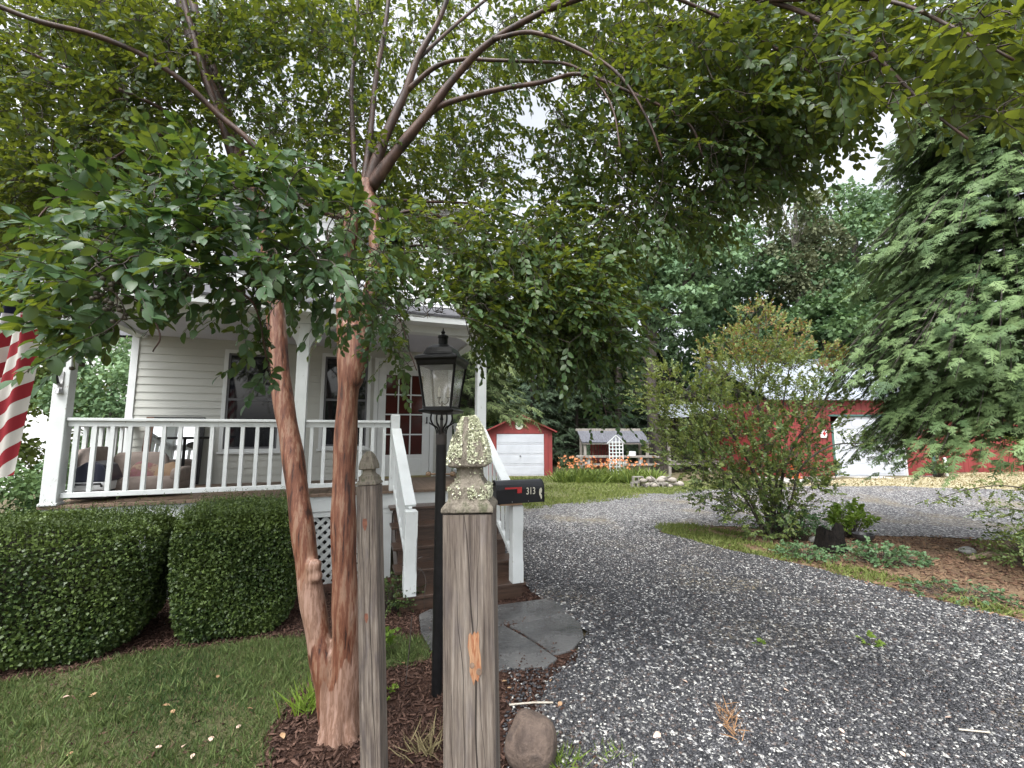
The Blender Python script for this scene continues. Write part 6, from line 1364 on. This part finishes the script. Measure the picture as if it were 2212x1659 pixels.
mb.build('red_slats', redtrim, sh)
for (u, v, w_, h_, c, nm, lb) in ((1385, 1002, .26, .36, 'white_plastic', 'bucket', 'small white bucket on the shelter shelf'), (1365, 984, .34, .20, 'white_paint', 'storage_box', 'white box on the upper part of the shelter shelf'), (1272, 1003, .22, .30, 'white_plastic', 'jar', 'pale jar at the left end of the shelter shelf'), (1335, 1001, .9, .16, 'concrete', 'planter_trough', 'long grey trough on the shelter shelf')):
    q = P(u, v, Yh-.1); sf = P(0, 1003 if v > 990 else 986, Yh)[2]+.041; mb = MB(); 
    if nm in ('bucket', 'jar'): mb.lathe([(w_*.38, 0), (w_*.5, h_*.92), (w_*.53, h_*.93), (w_*.53, h_)], 14, c=(q[0], Yh, sf))
    else: mb.box(q[0]-w_/2, q[0]+w_/2, Yh-.15, Yh+.15, sf, sf+h_); mb.box(q[0]-w_/2-.01, q[0]+w_/2+.01, Yh-.16, Yh+.16, sf+h_*.8, sf+h_*.9)
    tag(mb.build(nm, MATS[c], None, loc=(q[0], Yh, sf)), lb, nm.replace('_', ' '))
# white trellis
Yt = 19.6; b = P(1332, 1015, Yt); b[2] = float(T(b[0], Yt)); tz = P(0, 955, Yt)[2]-b[2]; pk = P(0, 940, Yt)[2]-b[2]
mb = MB(); ww = .30
for i in range(5): x = -ww+2*ww*i/4; mb.box(x-.02, x+.02, -.012, .012, 0, tz+(pk-tz)*(1-abs(x)/ww)*.95)
k = int(tz/.15)
for i in range(1, k+1): z = tz*i/k; mb.box(-ww-.02, ww+.02, -.024, -.0125, z-.02, z+.02)
for sg in (-1, 1): mb.beam((sg*(ww+.1), -.03, tz-.06), (0, -.03, pk), .03, .05, (0, -1, 0))
o = mb.build('trellis', white, None); o.location = b; tag(o, 'white wooden lattice trellis standing in the orange lilies', 'trellis')
# daylilies
lilyleaf = leafmat('lily_leaf', (.10, .16, .04), (.24, .30, .07), (.22, .28, .05), .35, .5, .3)
lt_v = np.array([[-.03, 0, 0], [.03, 0, 0], [.035, .5, .05], [-.035, .5, .05], [.02, .85, -.03], [-.02, .85, -.03], [0, 1, -.22]]); lt_f = [np.array([[0, 1, 2, 3], [3, 2, 4, 5]]), np.array([[5, 4, 6]])]
pet = [LEAF_V*np.array([1.3, 1, 1])]
pos_names = ['leftmost', 'second', 'third', 'fourth', 'fifth', 'sixth', 'seventh', 'eighth', 'ninth', 'tenth', 'eleventh', 'twelfth', 'thirteenth', 'rightmost']
for i in range(14):
    u = 1214+i*14.6; Yc = 18.9+.35*math.sin(i*2.3); c = np.array([at(u, Yc), Yc, 0]); c[2] = float(T(c[0], c[1]))
    o = empty('daylily_clump', c, pos_names[i]+' clump of orange daylilies in the row before the shelter', 'daylilies', 'orange daylilies in front of the shelter', org=(0, 0, 0)); g = np.random.default_rng(200+i)
    n = 110; B = np.c_[g.normal(size=(n, 2))*.17, np.zeros(n)]; D = norm(np.array([0, 0, 1])+np.c_[B[:, :2]*2.2, np.zeros(n)]+g.normal(size=(n, 3))*.3); N_ = norm(rand_dirs(n)+np.array([0, 0, .5]))
    V, F = scatter(lt_v, lt_f, frames(D, N_), B, .40+.3*g.random(n)); link('leaves', mesh_np('leaves', V, F, np.repeat(np.clip(.5+g.normal(size=n)*.25, 0, 1), 7)), lilyleaf, o)
    m = 10 if i < 11 else 5; S = np.c_[g.uniform(-.22, .22, (m, 2)), .58+.5*g.random(m)]; pth = np.stack([S*np.array([.4, .4, 0]), S*np.array([.6, .6, .6]), S], 1); V, F = tubes_np(pth, np.full(m, .008), np.full(m, .005), 4); link('flower_stems', mesh_np('flower_stems', V, F), lilyleaf, o)
    pb = np.repeat(S, 6, 0); a = np.tile(np.arange(6)*math.pi/3, m)+np.repeat(g.random(m)*6, 6); ax_ = np.repeat(norm(np.array([0, -.5, .45])+g.normal(size=(m, 3))*.4), 6, 0); x = norm(np.cross(ax_, np.array([.3, .2, 1.]))); y = np.cross(ax_, x); dd = norm(ax_*.55+x*np.cos(a)[:, None]+y*np.sin(a)[:, None])
    V, F = leaves_from(pb, dd, norm(ax_-dd*.3), .062+.02*g.random(len(pb)), 1.0); link('blooms', mesh_np('blooms', V, F, np.repeat(g.random(len(pb)), len(LEAF_V))), orange_m, o)
# pile of blocks, stones and branches
cblock = M('cinder_block', (.30, .28, .25), (.20, .185, .165), .95, 12, bmp=.6)
def block(u, v, rz, lab, Y=17, tilt=0, dzz=0):
    b = P(u, v, Y); b[2] = float(T(b[0], b[1])); o = None; mb = MB(); L, W, Hh, t = .20, .10, .10, .032
    for (x0, x1, z0, z1) in ((-L, L, -Hh, -Hh+t), (-L, L, Hh-t, Hh), (-L, -L+t, -Hh+t, Hh-t), (L-t, L, -Hh+t, Hh-t), (-t/2, t/2, -Hh+t, Hh-t)): mb.box(x0, x1, -W, W, z0, z1)
    o = mb.build('cinder_block', cblock, None); o.location = (b[0], b[1], b[2]+.10+dzz); o.rotation_euler = (0, tilt, rz); tag(o, lab, 'cinder block', 'cinder blocks in the rubble pile')
block(1375, 1050, .15, 'cinder block at the left end of the rubble pile', 16.9); block(1378, 1050, .1, 'cinder block stacked on the left end of the rubble pile', 16.95, 0, .21); block(1432, 1052, -.3, 'cinder block half buried in the middle of the rubble pile', 16.7)
palestone = M('pale_rubble', (.34, .31, .27), (.22, .19, .165), .9, 7, bmp=.6)
for i in range(15):
    u = 1392+ (i % 8)*10.5+3*math.sin(i*3); v = 1049-(i//8)*9+2*math.cos(i*5); Y = 17+.25*math.sin(i*2.2); b = P(u, v, Y); b[2] = float(T(b[0], b[1])); s = .11+.05*((i*7) % 5)/4; mb = MB(); rockmesh(mb, b+[0, 0, s*.5+(.20 if i >= 8 else 0)], s*1.2, s, s*.75, 300+i, 1)
    tag(mb.build('rubble_stone', palestone, None, loc=b, smooth=True), 'pale rubble stone heaped in the low pile before the lilies', 'stone', 'stones of the rubble pile')
for i, (p0, p1, lb) in enumerate((((1395, 1062), (1450, 1040), 'longer grey branch leaning across the rubble pile'), ((1425, 1060), (1405, 1038), 'shorter grey branch crossing the rubble pile'))):
    a = P(*p0, 16.6); a[2] = float(T(a[0], a[1]))+.04; c = P(*p1, 16.9); c[2] = float(T(c[0], c[1]))+.42; mb = MB(); mb.tube(spline([a, (a+c)/2+[0, 0, .04], c], 5), .028, 7); tag(mb.build('branch', bark_pale, None, loc=a), lb, 'branch')
# neighbouring white house far left
nb0 = np.array([at(120, 15.5), 15.5, 0]); nb0[2] = float(T(nb0[0], nb0[1])); nh = empty('neighbour_house', nb0, 'white clapboard neighbouring house glimpsed left behind the porch', 'house', org=(0, 0, 0), rz=R(12))
mb = MB(); siding(mb, (-5, 0), (1, 0), 9.5, (0, -1), -.1, 5.6, [(1.2, 2.1, 3.6, 5.0), (7.3, 8.2, 3.6, 5.0)], .16); siding(mb, (4.5, 0), (0, 1), 7, (1, 0), -.1, 5.6, (), .16); mb.box(-5, 4.5, .1, 7, -.1, 5.5); mb.build('wall', siding_lit, nh)
for x in (-3.8, 2.3):
    mb = MB(); mb.box(x, x+.9, .02, .05, 3.6, 5.0); wn = mb.build('window', glassdark, nh); mb = MB()
    for (a, b_, c, d) in ((x-.08, x, 3.52, 5.08), (x+.9, x+.98, 3.52, 5.08), (x, x+.9, 3.52, 3.6), (x, x+.9, 5.0, 5.08), (x, x+.9, 4.27, 4.33)): mb.box(a, b_, -.03, .015, c, d)
    mb.build('frame', white, wn)
mb = MB(); mb.add([(-5.4, -.4, 5.6), (4.9, -.4, 5.6), (4.9, 3.5, 7.6), (-5.4, 3.5, 7.6), (-5.4, 7.4, 5.6), (4.9, 7.4, 5.6)], [(0, 1, 2, 3), (3, 2, 5, 4)]); mb.add([(4.5, 0, 5.6), (4.5, 7, 5.6), (4.5, 3.5, 7.5)], [(0, 1, 2)]); mb.build('roof', shingle, nh)
